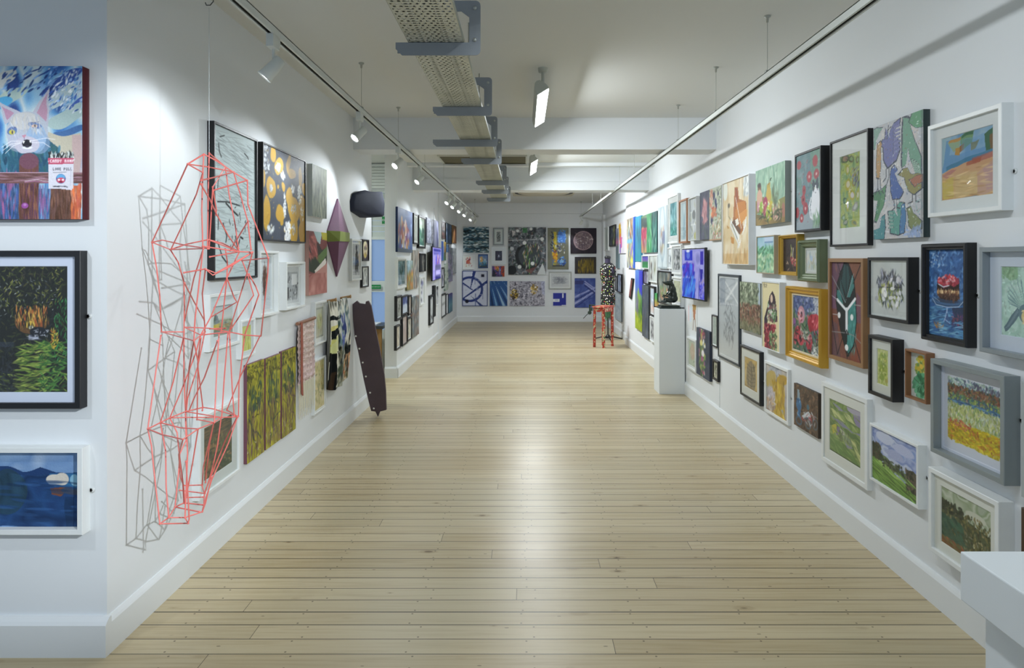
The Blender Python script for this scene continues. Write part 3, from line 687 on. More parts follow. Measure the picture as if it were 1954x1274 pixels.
# ================================================================ pictures: wall facing us at the left
pic('W', -62, 157, 126, 418, 'c', 'large canvas of a howling white cat behind a fence under a swirling blue sky',
 'z 2a4f9c,3f7cc4,7fb6dc,c9d6d8,5b9ad0,26468e 4 4;w .03 5;e .25 .12 .22 .07 c8ccc8 -30;e .35 .22 .2 .05 b9cbb8 -35 .8;e .82 .1 .22 .05 3552a0 -35;e .78 .2 .2 .06 b4c8cc -35;e .95 .27 .18 .05 4664b8 -30;e .86 .33 .2 .07 a9c2c0 -25;e .2 .28 .2 .05 48a4d8 -20;e .9 .42 .16 .03 3f6ca8 -10;r .66 .44 1 .72 c2bba6;d 160 dfe6f0,8fb4e0,2f55a8,a8c0d8 .7 .02 1 .3 .02 .006 100 160;d 60 1f3a80,6f9ad0 .3 0 .8 .2 .03 .008 120 160;w 0;'
 'p 2b5f78 .30 .58 .385 .50 .50 .56 .688 .47 .80 .54 .80 .70 .1 .70 .1 .52 .2 .5;d 90 1f4a66,3f7a96,265070,356a70 .12 .54 .8 .69 .05 .012 60 110;'
 'w .008 12;p b8b8c8 .275 .23 .33 .38 .47 .31;p b98aa8 .30 .26 .345 .35 .41 .31;p b8b8c8 .56 .31 .711 .146 .70 .39;p bc8fa8 .60 .31 .695 .18 .685 .36;e .52 .43 .185 .17 b4bcca;e .50 .36 .13 .07 c9c8c8;e .62 .5 .1 .1 8fa4cc 0 .6;e .44 .5 .09 .08 a4a4bc 0 .6;e .60 .47 .09 .13 8fb2d8 0 .7;e .45 .49 .1 .07 b8bcd0 0 .8;e .52 .515 .11 .075 c3bfd0;'
 'e .39 .425 .048 .034 5d7cb4 -20;e .585 .387 .058 .028 5674b0 10;w 0;e .388 .432 .026 .021 d8c840;e .392 .432 .009 .016 2a2410;e .584 .392 .026 .014 e6b8a0;e .586 .392 .01 .011 3a2820;p c88aa0 .47 .452 .515 .448 .495 .472;l 8a7a98 .006 .494 .47 .494 .49;e .518 .507 .042 .036 23242e;p f4f4f8 .48 .49 .50 .49 .488 .508;p f4f4f8 .536 .485 .552 .487 .548 .505;e .52 .533 .045 .012 eceef4;e .52 .525 .02 .01 3a3848;'
 'l f2f2f6 .004 .55 .49 .68 .47 .76 .48;l f2f2f6 .004 .55 .5 .66 .50 .72 .53;l f2f2f6 .004 .47 .49 .38 .49 .30 .53;l f2f2f6 .004 .47 .5 .40 .52 .33 .57;l f2f2f6 .004 .46 .5 .38 .51 .31 .55;l 6a6c90 .006 .37 .415 .42 .40;l 6a6c90 .006 .55 .37 .62 .365;d 70 d4d4d8,b0b8cc,ccc6bc .38 .33 .66 .44 .03 .005 60 110 .5;'
 'r .02 .60 .285 1 6d4552;e .15 .60 .13 .05 6d4552;r .285 .7 .45 1 3d5a88;r .45 .62 .62 1 70463f;e .535 .62 .085 .07 75485a;r .62 .8 .72 1 45648c;r .72 .78 .90 1 70483c;r .90 .78 .985 1 c9603c;r .91 .45 1 .7 c49aa4 .6;'
 'd 180 5c3a34,8a5450,7a4a6c,6a3e48 .02 .7 .28 1 .05 .006 85 95;d 120 5c3a30,8a5a48,6a4058 .45 .7 .62 1 .05 .006 85 95;d 120 5c3c2c,805848,6a4a44 .72 .8 .9 1 .05 .006 85 95;d 120 3a5aa0,5a7ab0,9a5a8c,2f4a70 .29 .72 .44 1 .05 .007 85 95;d 60 3a5aa0,6a8ab8,8a5a90 .62 .8 .72 1 .05 .006 85 95;d 40 e0703c,c05a48,d88a6a .9 .78 .985 1 .04 .008 85 95;'
 'r 0 .695 1 .765 75504e;d 90 8a6068,5c3c3a,a07888 0 .7 1 .76 .07 .005 -6 6;l c8a0b8 .006 0 .695 .7 .695;l d8c0d0 .005 .5 .75 .6 .742 .72 .755;l c07aa8 .005 .5 .758 .58 .75 .7 .762;e .5 .91 .03 .025 9a4aa0;e .5 .905 .014 .012 b878c0;'
 'r .705 .60 .92 .80 d8d6e2;p d8d6e2 .70 .60 .925 .60 .91 .81 .80 .80 .715 .79;d 60 33363a,e8eae6,c8d0cc,202428 .71 .568 .92 .6 .022 .008 60 120;p c8506e .70 .60 .925 .60 .92 .638 .705 .642;t fbe9f0 .72 .612 .0052 CANDY ROMP;t 5a5c68 .745 .665 .0046 LOVE PULL;l 6a6c78 .004 .745 .695 .86 .692;e .812 .735 .042 .042 3f5c9c;e .812 .725 .036 .026 5fa8dc;e .812 .745 .036 .024 d8506c;e .795 .742 .01 .008 f4f4f8;e .83 .742 .01 .008 f4f4f8;e .812 .755 .016 .008 8a2038;d 14 3a3c48 .75 .782 .87 .79 .012 .003 0 10;l c0bccc .006 .9 .66 .895 .78;k .02', d=.04, side='4a1c22')
pic('W', -95, 153, 478, 780, 'b', 'black framed dark jungle print with a glowing hollow at its centre',
 'f 22251f;d 500 1b201c,2c3420,3c4424,2a2e30,4a4a28 0 0 1 1 .03 .007 0 180;d 160 4f5a2c,6a7030,3e3a30,8a8a40 .25 .0 .95 .32 .02 .005 20 160;d 70 8f9aa0,5a646c,b0b8b8 .2 .1 .9 .4 .012 .003 0 180;w .01 6;e .62 .44 .17 .12 a0642c 0 .55;w 0;d 120 d88a38,b8602c,e8a850,9c5028,c8b048 .47 .33 .8 .46 .035 .006 70 110;e .615 .465 .05 .04 d8b040;e .625 .485 .03 .018 d8d4b8;d 60 1c1f1c,24281f .46 .33 .82 .48 .035 .005 75 105;r .60 .545 .7 .585 8890a8;d 20 c8ccd8,3a3c48 .6 .545 .7 .585 .03 .004 0 8;e .70 .52 .09 .05 22242a;d 24 b8bcc8 .66 .5 .8 .56 .012 .003 0 180;d 170 8aa03c,a8b850,6a8a30,4a6a28 .5 .62 .78 .99 .05 .007 -30 20;d 170 3a6a2c,4f8a38,2c5228,7a9a3c .7 .6 .98 .99 .04 .007 -60 60;d 120 5a6a30,3a4424,7a8a3c .05 .85 .6 .99 .05 .006 -20 20;d 40 c8a82c,a05a28,d8c040 .83 .5 .9 .66 .02 .006 0 180;d 70 2c6a38,3a8a48 .86 .25 .99 .75 .02 .005 60 120;r 0 .60 .45 .64 3a4458 .5;d 160 1a1e1c,2a3030,30343a 0 .64 .45 1 .04 .008 0 180;k .02', bw=.022, mw=.038, mc='cdd6e8', d=.04, cat='print', mp=.58)
pic('W', -75, 157, 854, 1021, 'w', 'white framed abstract seascape in deep blue with a cream patch',
 'f 6f96c8;z 8fb0d8,6a90c4,a9bfdc 4 2 .8 0 0 1 .25;w .02 5;p 1f3f74 0 .25 .22 .2 .45 .27 .62 .22 .76 .29 1 .3 1 1 0 1;z 1d3c72,24508a,163058,2c5a94 4 3 .75 0 .32 1 1;e .05 .4 .18 .12 27452c 0 .8;e .3 .55 .2 .2 2f4a3a 0 .4;p 2c6aa0 .7 .31 1 .3 1 .5 .74 .48;e .745 .39 .075 .05 d8d0c4;e .81 .38 .06 .06 d4ccc0;e .92 .39 .04 .05 7fb4d0;p 7a4a38 .7 .5 .9 .48 .8 .6 .72 .58;e .9 .53 .1 .03 3f4a60;r .84 .6 .92 1 142c4c .6;d 60 1a3866,2f5c98,224a80 0 .4 1 1 .1 .012 0 10 .5;w 0;r .975 0 1 1 e4e6e4', bw=.020, mw=0, rec=.03, d=.045, mp=.47)
# ================================================================ near left wall
GD = '8a8c20,a8a428,6c7420,bcb43c'
pic('L', 409, 492, 230, 535, 'b', 'tall black framed white print of fine contour lines at the head of the left wall',
 'f c3d3d6;d 420 a0b0b4,aebcbe,8d9ca2 .04 .03 .96 .97 .09 .0030 -8 12 .6;d 120 7f8c92 .1 .05 .9 .5 .06 .003 5 20 .7;e .3 .3 .2 .1 c9d8da 0 .5;l 1b1f22 .016 .12 .12 .14 .17 .18 .2;l 1b1f22 .014 .72 .12 .8 .14 .82 .15;l 2b2f32 .01 .15 .07 .25 .05;l 1b1f22 .012 .12 .34 .1 .42;l 1b1f22 .02 .28 .5 .42 .54 .55 .57;l 1b1f22 .016 .12 .58 .11 .68;l 1b1f22 .018 .22 .64 .3 .72 .28 .76;l 1b1f22 .014 .75 .6 .73 .68;l 1b1f22 .018 .1 .76 .2 .86 .3 .9;l 24282b .02 .5 .72 .55 .8 .6 .74;l 1b1f22 .02 .62 .72 .68 .73;l 24282b .012 .6 .55 .62 .6;d 40 24282b,50585c .35 .45 .9 .8 .015 .006 0 180;l 1b1f22 .012 .1 .5 .3 .49 .6 .5', bw=.012, mw=0, d=.036, cat='print', glass=False, rec=.012, matte=True)
pic('L', 502, 584, 270, 458.5, 'b', 'black framed painting of golden blooms on dark blue, second along the left wall',
 'f 3c4454;z 39414f,454d5e 5 6;w .02 9;e .22 .07 .05 .06 c89a28;e .35 .17 .10 .075 c89a28;e .58 .1 .04 .1 c89a28 15;e .66 .21 .09 .05 c89a28;e .88 .22 .05 .11 bf9428;e .97 .35 .05 .05 c89a28;e .18 .44 .09 .09 c89a28;e .45 .40 .05 .04 c89a28;e .32 .4 .02 .02 c89a28;e .6 .5 .08 .09 c4962a;e .7 .62 .14 .12 c89a28;e .93 .62 .11 .14 b88c28;e .08 .72 .08 .15 c89a28;e .37 .7 .11 .07 c89a28;e .42 .78 .04 .05 c89a28;e .7 .86 .11 .12 c89a28;e .93 .88 .1 .12 b88a2c;e .02 .36 .04 .06 c89a28;w 0;D 40 d8e0e4,b8c0c8 .08 .15 .07 .12 .015 .009;D 30 d8e0e4,f0f4f4 .33 .19 .05 .03 .018 .01;D 30 d8e0e4 .44 .27 .05 .03 .015 .008;D 40 e0e6e8 .85 .43 .05 .09 .016 .01;D 40 e0e6e8 .48 .6 .03 .1 .014 .008;D 50 e8ecf0 .55 .9 .08 .09 .025 .015;D 30 d8e0e4 .17 .88 .08 .03 .015 .008;D 25 e0e4e8 .68 .38 .04 .03 .014 .008;D 30 9aa0b0,c8ccd4 .18 .45 .03 .03 .012 .006;D 30 9aa0b0,c8ccd4 .7 .62 .07 .05 .012 .006;D 30 9aa0b0,c8ccd4 .7 .86 .05 .05 .012 .006;D 30 c8ccd4,a09060 .93 .65 .06 .06 .012 .006;d 90 a87818,e0b848 0 0 1 1 .008 .004 0 180 .6', bw=.01, mw=0, d=.042, rec=.006)
pic('L', 596, 623.5, 312, 412, 'c', 'small silvery green streaked canvas beside the golden blooms', 'f 6a7466;d 260 8a927c,555f56,a4aa90,4a544c,7a8468 0 0 1 1 .12 .014 85 95;d 60 b8bca0,3c4640 0 .5 1 1 .08 .01 80 100', d=.035, side='c3cacb')
pic('L', 589.5, 624, 440, 564, 'c', 'small canvas of a red landscape with a pale stream, left of the purple diamond', 'f 7a3a38;p a8c4c8 .25 0 .7 0 .6 .2 .45 .16;p b8b02c .65 0 1 0 1 .13 .72 .12;p 3a2a26 .0 .2 .5 .18 .8 .35 .6 .5 0 .55;p 2c3a24 0 .5 .6 .3 1 .25 1 .45 .3 .66 0 .62;p 5c7a3c .4 .42 1 .22 1 .36 .6 .52;p e4dcd4 .3 .62 .9 .42 .95 .5 .6 .66 .4 .7;p c88a80 0 .72 .5 .62 1 .5 1 1 0 1;z c88078,a85a54,d89a90 3 4 .7 0 .66 1 1;d 60 8a3c38,c06a60 0 .1 .4 .4 .1 .02 0 60', side='b08a80', d=.03)
pic('L', 497, 533, 478, 606, 'w', 'white box framed brown feather, half hidden by the black framed print', 'f d2dde4;w .02 8;e .5 .42 .13 .3 6a4c40 8;d 120 4a3028,8a6a58,a88a78,5c4038 .40 .18 .62 .72 .05 .014 60 120;l 3a2820 .02 .5 .1 .48 .8;r .1 .46 .3 .5 4a5058;l aeb8c0 .01 .1 .8 .9 .8', d=.05, cat='print', bw=.015, mw=.02, rec=.03)
pic('L', 547, 583, 500, 592, 'w', 'deep white box frame with wooden sides holding a grey print', 'f ccd2d4;r .1 .15 .9 .9 a8b0b4;d 60 3a3c40,6a6e72,e4e8e8,8a9094 .12 .2 .9 .88 .05 .02 0 180;r .15 .55 .35 .85 3a3c40;r .5 .2 .85 .5 dfe4e6', d=.055, bw=.014, mw=.02, cat='print', rec=.03)
pic('L', 400, 459, 562, 672, 'w', 'white framed mountain view over a yellow field, behind the wire figure', 'f b8c4c8;g 0 aab8bc .4 c4ccc8 .6 8a9a90 1 6a7a58;r 0 0 1 .03 3a4448;p 6a7c84 .0 .55 .12 .22 .24 .35 .35 .6;p 50626a .02 .5 .12 .24 .2 .45;p c8b02c 0 .62 .4 .56 .45 .75 0 .8;p 8a7a3c .3 .66 1 .6 1 .78 .3 .8;z 6a7a50,9a9a5c,5a6a60 5 3 .7 0 .76 1 1;d 60 5a6a58,8a9a70,a8a060 .3 .5 1 .8 .05 .015 0 20;r 0 .85 1 1 98a4a0 .7', bw=.016, mw=.05, mc='d3dce0', d=.03)
pic('L', 461, 488.5, 612, 686, 'w', 'little white framed yellow green panel left of the olive panels', 'f c8d060;d 60 b8c048,d8dc80,a0b04c,e0dc9c 0 0 1 1 .15 .03 60 120', bw=.012, mw=.025, d=.03, mc='d3dce0')
for k, (a, b_, t, u, lab) in enumerate(((471.5, 504, 697, 885.5, 'first olive and plum streaked panel of three, nearest the corner'), (507, 535, 685, 859, 'middle olive and plum streaked panel of three'), (538, 564.5, 671, 837, 'last olive and plum streaked panel of three, beside the pink weaving'))):
    pic('L', a, b_, t, u, 'c', lab, 'f a8a428;z 7c7c20,b4ac28,8c8a1c,c4bc34 4 5;w .05 6;'+''.join('l %s .03 %.2f %.2f %.2f %.2f %.2f %.2f;' % (random.choice(('2f4a38', '3a3a18', '50304a', '2c4440')), random.random(), random.random()*.8, random.random(), random.random(), random.random(), random.random()) for _ in range(9))+'w 0;d 34 2f4a3a,34523f,243a30 .15 .22 .85 .5 .09 .05 40 130;d 60 5a3a50,6a4a58,4a3048 0 .45 1 1 .16 .018 78 102;d 90 b8b034,c8c040,8a8a20 0 0 1 1 .12 .012 78 102;d 60 3a3c18,4a4420 0 .02 1 .18 .05 .015 0 180;d 30 c8c8a0,7a5a68 0 .8 1 1 .04 .01 0 180', d=.02, side='6a4450')
pic('L', 602, 624, 577, 660, 'w', 'narrow white framed sketch hanging above the white framed yellow one', 'f c8ccb8;r .06 .04 .94 .96 8a9094;r .12 .07 .88 .93 c4c8b0;e .5 .45 .3 .3 c8cc90;d 30 8a8a60,a8b070,b09a78 .2 .2 .8 .9 .08 .02 50 130', bw=.015, mw=.03, d=.03, cat='print')
pic('L', 600.5, 623, 688, 793, 'w', 'white framed yellow plant study, lowest beside the pink weaving', 'f cfc48a;z d8cc98,c4bc78,d8c8a0 4 5;l 5a6a40 .03 .5 .9 .45 .5 .5 .2;l 5a6a40 .025 .45 .5 .7 .35;l 5a6a40 .025 .46 .6 .25 .4;d 50 8a8a50,b09850,5a6a4c,d8b878 .1 .1 .9 .95 .05 .02 0 180', bw=.012, mw=.012, d=.025, cat='print')
pic('L', 672, 690.5, 455, 536, 'w', 'white framed dark standing figure right of the purple diamond', 'f b8bcc0;z c4c8cc,a8acb0 3 4;p 2a2c34 .55 .1 .75 .2 .9 .6 .8 .9 .5 .85 .45 .5;e .62 .1 .1 .08 34363e;d 20 3c3e48,6a6e78 .4 .3 .9 .9 .08 .03 60 120', bw=.018, mw=.03, d=.03)
pic('L', 692.5, 704.8, 456, 498, 'b', 'small dark framed cream and yellow skull picture near the gap', 'f 3a3040;e .5 .45 .34 .34 e4dcb0;e .4 .4 .08 .08 2a2430;e .62 .4 .08 .08 2a2430;e .5 .75 .2 .1 c8b040;d 12 8a5a70,d8c880 .2 .2 .8 .9 .06 .03 0 180', bw=.012, mw=0, d=.025)
pic('L', 692, 704, 508, 549, 'b', 'small dark framed white script print below the skull picture', 'f d8dcd8;d 40 50565c,3a3e44 .1 .1 .9 .9 .06 .015 70 110', bw=.014, mw=.01, d=.025, cat='print')
pic('L', 381, 459, 797, 956, 'w', 'white framed brown woodland picture low behind the wire figure', 'f 5c5440;z 6a5c48,4c4a38,7a6448 6 6;d 260 5a4a38,7a6a50,3f4434,8a7048,4a5244 0 0 1 1 .09 .007 0 4;d 80 6a6a40,5a7048,8a8050 .3 .3 1 1 .04 .02 60 120;d 50 8a6a44,9a7a50 0 .4 .4 1 .03 .03 0 180;d 40 3a4a34 .5 .6 1 1 .06 .02 0 40', bw=.016, mw=.055, mc='cdd5d3', d=.035, mp=.45)
# ================================================================ far left wall
DK = '2a2f3c,4a4f5c'
pic('M', 759, 787, 394, 480.5, 'c', 'blue canvas of musicians, first and largest on the far left wall', 'f 3c5488;z 3a5286,48649a,324878 3 4;p 8a4a38 .22 .3 .35 .28 .5 .5 .4 .9 .2 .88;p e8e0e8 .4 .35 .6 .35 .6 .6 .45 .62;p 9a4438 .55 .4 .75 .45 .72 .85 .58 .85;p e4e4ec .3 .55 .42 .6 .42 .88 .28 .88;e .26 .27 .05 .05 c8a078;e .5 .33 .06 .05 b8a0a8;d 60 6a3a8c,d8d4e4,b85a40,4a7ac8,c8a068 .05 .35 .8 .9 .05 .03 60 120;r .88 .3 .93 .6 c8d4f0 .6;p 4f5e70 0 .9 1 .92 1 1 0 1', side='2c3c60')
pic('M', 790, 798.8, 406, 465, 'b', 'narrow black framed pale print next to the blue musicians', 'f b8c0b8;d 20 8a928c,d8dcd8 0 0 1 1 .1 .03 0 180', bw=.02, mw=.03, d=.03, cat='print')
pic('M', 800, 812.5, 409.5, 473, 'b', 'black framed picture with green strokes, overlapping the narrow pale print', 'f b0c8b4;d 40 2f6a60,4a8a70,1f4a50,3a7a5c .1 .35 .95 .95 .14 .04 0 20;e .6 .15 .2 .06 d8e8e0', bw=.03, mw=.015, d=.04)
pic('M', 814.5, 826.5, 414.5, 463, 'c', 'grey violet cloudy canvas on the far left wall', 'z 8a90a4,a8aec4,70768c,b8bcd0 4 5', side='5a6074')
pic('M', 827.5, 836.7, 418.7, 472, 'c', 'tall grey and lilac banded canvas above the far left screen', 'h 0 6a7084 .4 8a8eb0 1 9a9cc8;d 20 4a4e78,b0b4e0 0 0 1 1 .1 .03 80 100;e .7 .7 .12 .3 3a3e70', side='5a6074')
pic('M', 843, 850, 421, 455, 'k', 'small framed red and dark striped picture beyond the far left screen', 'f c8b8b0;d 30 5a3a38,a86a60,3a4048 0 0 1 1 .2 .04 0 10', mw=0)
pic('M', 851.5, 862.5, 424, 464, 'k', 'black framed blue lattice picture near the far left corner', 'f 7a94b4;d 50 33507c,c8d8e8,4a6a94 0 0 1 1 .12 .03 0 5;d 30 2a3c5c 0 0 1 1 .12 .02 85 95', mw=0)
pic('M', 864, 871, 429, 463, 'c', 'brown and ochre canvas, last at the top of the far left wall', 'h 0 c8a060 .4 a87038 .6 6a4028 1 3a2a28;d 20 c89048,5a3a28 0 0 1 1 .15 .05 80 100')
pic('M', 759, 776, 490.5, 552, 'w', 'white framed green garden picture below the blue musicians', 'f 7a9a9c;d 80 3a6a5c,5a8ab0,8ab4b0,2c4a44,a8c8d8,3f5c90 0 0 1 1 .1 .04 40 120', bw=.03, mw=.02)
pic('M', 776.8, 788, 497, 554.5, 'c', 'orange and green harvest canvas below the musicians', 'f 8a9a7c;d 40 8fb4c8,b0c8d0 0 0 1 .4 .1 .05;d 60 c87a3c,d8b040,6a7a3c,a85a38 0 .4 1 1 .1 .04 40 140', side='5a5c40')
pic('M', 788.5, 799.7, 477, 551, 'c', 'tall pale canvas with dark twisting stems on the far left wall', 'f b8b4ac;d 70 5a544c,8a8478,e0dcd4,3c4a58,8a5a48 0 0 1 1 .12 .03 60 120')
pic('M', 802, 813, 483, 519, 'b', 'small black picture with a pale streak left of the far screen', 'f 22262a;l e0dcd0 .08 .6 .15 .55 .5 .62 .9;d 8 8a8a84 .3 .2 .8 .9 .06 .03', bw=.01, mw=0)
pic('M', 842.5, 851, 460, 497, 'c', 'bright blue, yellow and green canvas right of the far left screen', 'f 3a6ad8;p d8b850 .5 0 1 0 1 .5 .6 .6;p 3a7a58 .5 .6 1 .5 1 1 .4 1;l f0f0e8 .06 .45 0 .5 1;e .8 .5 .1 .2 8a5a3c')
pic('M', 852.2, 857, 466, 481, 'c', 'tiny deep blue canvas near the far left corner', 'z 3a5a94,6a90b8,2c4470 2 3')
pic('M', 857.5, 863.8, 472, 538, 'c', 'tall violet grey canvas near the far left corner', 'z 8a88a8,a8a0c4,6a7490,8a9aa0 3 6')
pic('M', 843, 848.4, 510.5, 550, 'b', 'thin black framed white print under the bright blue canvas', 'f d0d4e0;d 10 3a3c70 0 0 1 1 .2 .05', bw=.03, mw=.01, cat='print')
pic('M', 849.3, 855.5, 503, 555, 'c', 'slim pale green canvas between two far left prints', 'z 9ab0a4,c8d0c8,6a8078 2 6')
pic('M', 866, 870.6, 473, 522, 'c', 'slim silver grey panel nearest the far left corner', 'z 8a9094,a8aeb0,787e84 2 5')
pic('M', 757.7, 767.5, 565, 613, 'b', 'black framed grey print, left end of a low row on the far left wall', 'f a8aca8;d 40 4a504c,c8ccc8,6a706c 0 0 1 1 .12 .03', bw=.03, mw=.01, cat='print')
pic('M', 768.2, 779.5, 565, 602, 'b', 'black framed picture with a blue sky block in the low far left row', 'f c8d4e4;r 0 0 1 .45 4a5a9c;d 10 a8b8d8,3a4a8c 0 0 1 .6 .12 .05', bw=.02, mw=.0)
pic('M', 780.5, 786, 563.5, 602, 'b', 'thin black framed picture beside the blue sky block', 'f b4a89c;d 12 6a5a50,d8d0c8 0 0 1 1 .15 .05', bw=.02, mw=.0)
pic('M', 786.8, 799.6, 567, 645.7, 'c', 'large mottled slate and rust canvas in the low far left row', 'z 6a7c84,8a8a80,5a6a78,a88a70 4 8;d 120 8a7060,4a5a68,a8b0b0,7a5a50,98a8b0 0 0 1 1 .08 .03 50 130')
pic('M', 757, 765.3, 622, 669, 'b', 'small black framed cream print, lowest at the left of the far wall', 'f c4bca8;d 12 9a8a78,d8d4c8 0 0 1 1 .15 .05', bw=.02, mw=.01, cat='print')
pic('M', 768.7, 778, 603.5, 661, 'b', 'tall black framed rosy print in the lowest far left row', 'f b8aca8;d 16 a88a88,c8c0bc,b89a8c 0 0 1 1 .15 .05', bw=.02, mw=.0, cat='print')
pic('M', 778.6, 786.3, 607.6, 652, 'b', 'black framed cream print touching the mottled slate canvas', 'f c8c4b4;d 12 8a8a78,a89a88 0 0 1 1 .15 .05', bw=.02, mw=.01, cat='print')
pic('M', 802.5, 810.6, 528.5, 583.6, 'w', 'white framed print of blue grey pebbles under the far left screen', 'f d8dce4;e .6 .2 .3 .1 8a90c0;d 14 3a3c50,8a90b0 .2 .1 .8 .95 .08 .05', bw=.02, mw=.01, cat='print')
pic('M', 821, 827.6, 564, 621, 'b', 'slim black framed print low beyond the pebbles', 'f c0c8cc;d 10 3a3c44,d8dcdc 0 0 1 1 .2 .06', bw=.03, mw=.0, cat='print')
pic('M', 828, 831.5, 545, 605, 'b', 'very slim black panel beyond the far left screen', 'f 2a2e34', bw=.01, mw=0)
pic('M', 832.5, 837.5, 546, 583, 'w', 'slim white framed print with a dark top beyond the far left screen', 'f b8bcc4;r 0 0 1 .2 3a3c44;d 8 5a5e68 0 0 1 1 .2 .05', bw=.01, mw=0, cat='print')
pic('M', 843, 851, 562, 607.6, 'b', 'black framed white print, nearest of three lowest ones before the far corner', 'f d8dce0;l 8a9094 .06 0 .45 1 .42', bw=.03, mw=.01, cat='print')
pic('M', 851.6, 856, 562, 600.5, 'b', 'slim black framed print, middle of three lowest ones before the far corner', 'f d0d4dc', bw=.01, mw=.0, cat='print')
pic('M', 856.4, 863.6, 561.7, 598, 'c', 'teal and violet canvas, last of three lowest ones before the far corner', 'g 0 4a3a8c .3 3a6a94 .6 5a94a8 1 3a6a88')
# ================================================================ end wall
pic('F', 884, 933, 433, 481.6, 'c', 'square canvas of stacked dark blue and white waves on the end wall', 'f 3a6074;'+''.join('w .03 %d;r 0 %.3f 1 %.3f %s;d 22 %s 0 %.3f 1 %.3f .06 .016 -25 25;' % (6+k % 3, k/9+.02, k/9+.055, ('c8dce4', '1f4058', '8ab4c4')[k % 3], ('12222c,e8f0f0,2a5a78', '0f1c24,c8e0e8,3a4038', '16303c,e8f4f4,4a4a3c')[k % 3], k/9, (k+1)/9) for k in range(9))+'w 0', side='2a4454')
pic('F', 941, 961.5, 434.7, 467.8, 'y', 'grey framed black and white print, top row of the end wall', 'f d8dcdc;r .18 .12 .82 .9 8a9090;d 50 2a2e30,c8d0d0,5a6262 .2 .14 .8 .88 .08 .04', bw=.03, mw=.03, mc='c8d4d2', cat='print')
pic('F', 937, 966, 470.5, 505, 'w', 'small dark print with a white spark in a wide pale mount on the end wall', 'f 30364a;p d8e0f0 .5 .3 .62 .6 .42 .7;e .5 .6 .15 .1 8a94b0;d 14 4a5068,6a7088 0 0 1 1 .1 .06', bw=.01, mw=.09, mc='dbe3e8', cat='print')
pic('F', 883, 905, 485.5, 513.7, 'w', 'small white framed red and orange sketch on the end wall', 'f dce0da;e .45 .5 .22 .2 d0603c;e .6 .3 .12 .12 9a4a60;d 20 c85a40,d8907c,a84a68 .2 .15 .85 .85 .07 .05', bw=.012, mw=.02)
pic('F', 912.6, 931, 485, 511.5, 'k', 'little blue framed coastal scene below the waves', 'f 6aa4d0;g 0 4a70b8 .4 a8c8e0 .7 4a90b8 1 3a3a38;p d8b070 .1 .2 .4 .1 .5 .5 .2 .6;d 20 f0f0ec,3a5aa8,c8a050,2a3a50 0 0 1 1 .1 .04 30 120', col='2c4c86', mw=0, bw=.02)
pic('F', 882, 930.5, 516.7, 583.7, 'c', 'white canvas with bold blue arcs and rays, lower left of the end wall', 'f c9cfe4;e .3 .52 .52 .5 2a3c84;e .3 .52 .43 .41 ccd2e6;p 2a3c84 .42 0 .55 0 .35 .48 .32 .47;p 2a3c84 0 .78 .98 .26 .98 .35 0 .82;p 2a3c84 0 .3 .42 .53 .40 .56 0 .36;p 2a3c84 .3 .68 .85 1 .7 1;e .19 .86 .07 .07 1c1c30;r .74 .1 .86 .18 20203c;l 4a5a9c .02 .45 .25 .55 .25;l 4a5a9c .02 .5 .2 .5 .38;l 4a5a9c .015 .8 .4 .8 .8;l 4a5a9c .03 .52 .65 .52 1;d 24 8a94c0,e4e8f0 0 0 1 1 .04 .01 0 5;r 0 0 1 .022 2c3c80;r 0 .978 1 1 2c3c80;r 0 0 .035 1 2c3c80;r .965 0 1 1 2c3c80', side='2c3c80')
pic('F', 939, 962.6, 507.5, 527.5, 'c', 'tiny orange, violet and red collage on the end wall', 'f 5a4a88;p e08a30 .15 0 .6 0 .5 .5;p d8a040 .25 .3 .5 .2 .45 .5;p b8482c .7 0 1 0 1 1 .75 1;p 2a3044 .1 .3 .4 .8 .2 1 0 1;p 8a9ac8 .55 .1 .7 .4 .6 .9;d 20 4a2a50,c8608c,2a4a6a 0 0 1 1 .08 .04')
pic('F', 934.7, 968, 536, 583.5, 'c', 'blue canvas of light rays, low on the end wall', 'g 0 2a5a9c 1 2f5a9c;'+''.join('p %s@.75 %.2f -.05 %.2f -.05 %.2f 1.05 %.2f 1.05;' % (c, a, a+.04, 2.4*a+.35, 2.4*a+.35+w_) for a, w_, c in ((-.2, .14, 'a8d4f0'), (-.1, .16, '14305c'), (.0, .13, '8ac4ec'), (.08, .14, '1c3c70'), (.17, .16, 'b8e0f4'), (.27, .16, '1a3868'), (.36, .2, '90c0e8'), (.5, .2, '244c84'), (.62, .3, 'a8cce8'))), side='2a4c84')
_bc = 'f 4c535c;w .02 7;e .12 .15 .15 .15 d4dad8 0 .8;e .5 .4 .5 .5 58606a;z 3a4048,6a727c,8a9098,2c3238 7 9 .75;w 0;d 500 2a2e34,8a9098,c8ccd0,5a6068,3a5a48,8a6a60 0 0 1 1 .03 .01;l dfe3e6 .012 .02 .28 .75 .26;p c8c4c4 .1 .06 .2 .1 .12 .2;w .01 4;e .36 .62 .13 .08 c4c4c8 -35;e .52 .62 .34 .34 2c3036;e .56 .6 .29 .3 485058;d 60 4a8a48,7ab050,c89a60,3a5a3c,e0dcd8 .4 .35 .8 .85 .05 .01 70 120;e .1 .9 .12 .12 20262c;p ccd2d4 .9 .75 .75 1 1 1;w 0;e .43 .33 .05 .05 e8ecec;e .89 .25 .05 .05 e4e8e8;e .25 .08 .04 .04 e8ecec;e .6 .04 .04 .04 dfe4e4;e .3 .83 .05 .05 dce0e0;e .64 .76 .05 .05 e8ecec;e .28 .45 .04 .04 24282c;e .1 .45 .05 .05 c8ccd0;r .55 .68 .57 .98 6ac050;r .38 .02 .5 .12 3a8a48 .7;p 7a4a48@.8 .45 .9 .75 .82 .6 .98;'
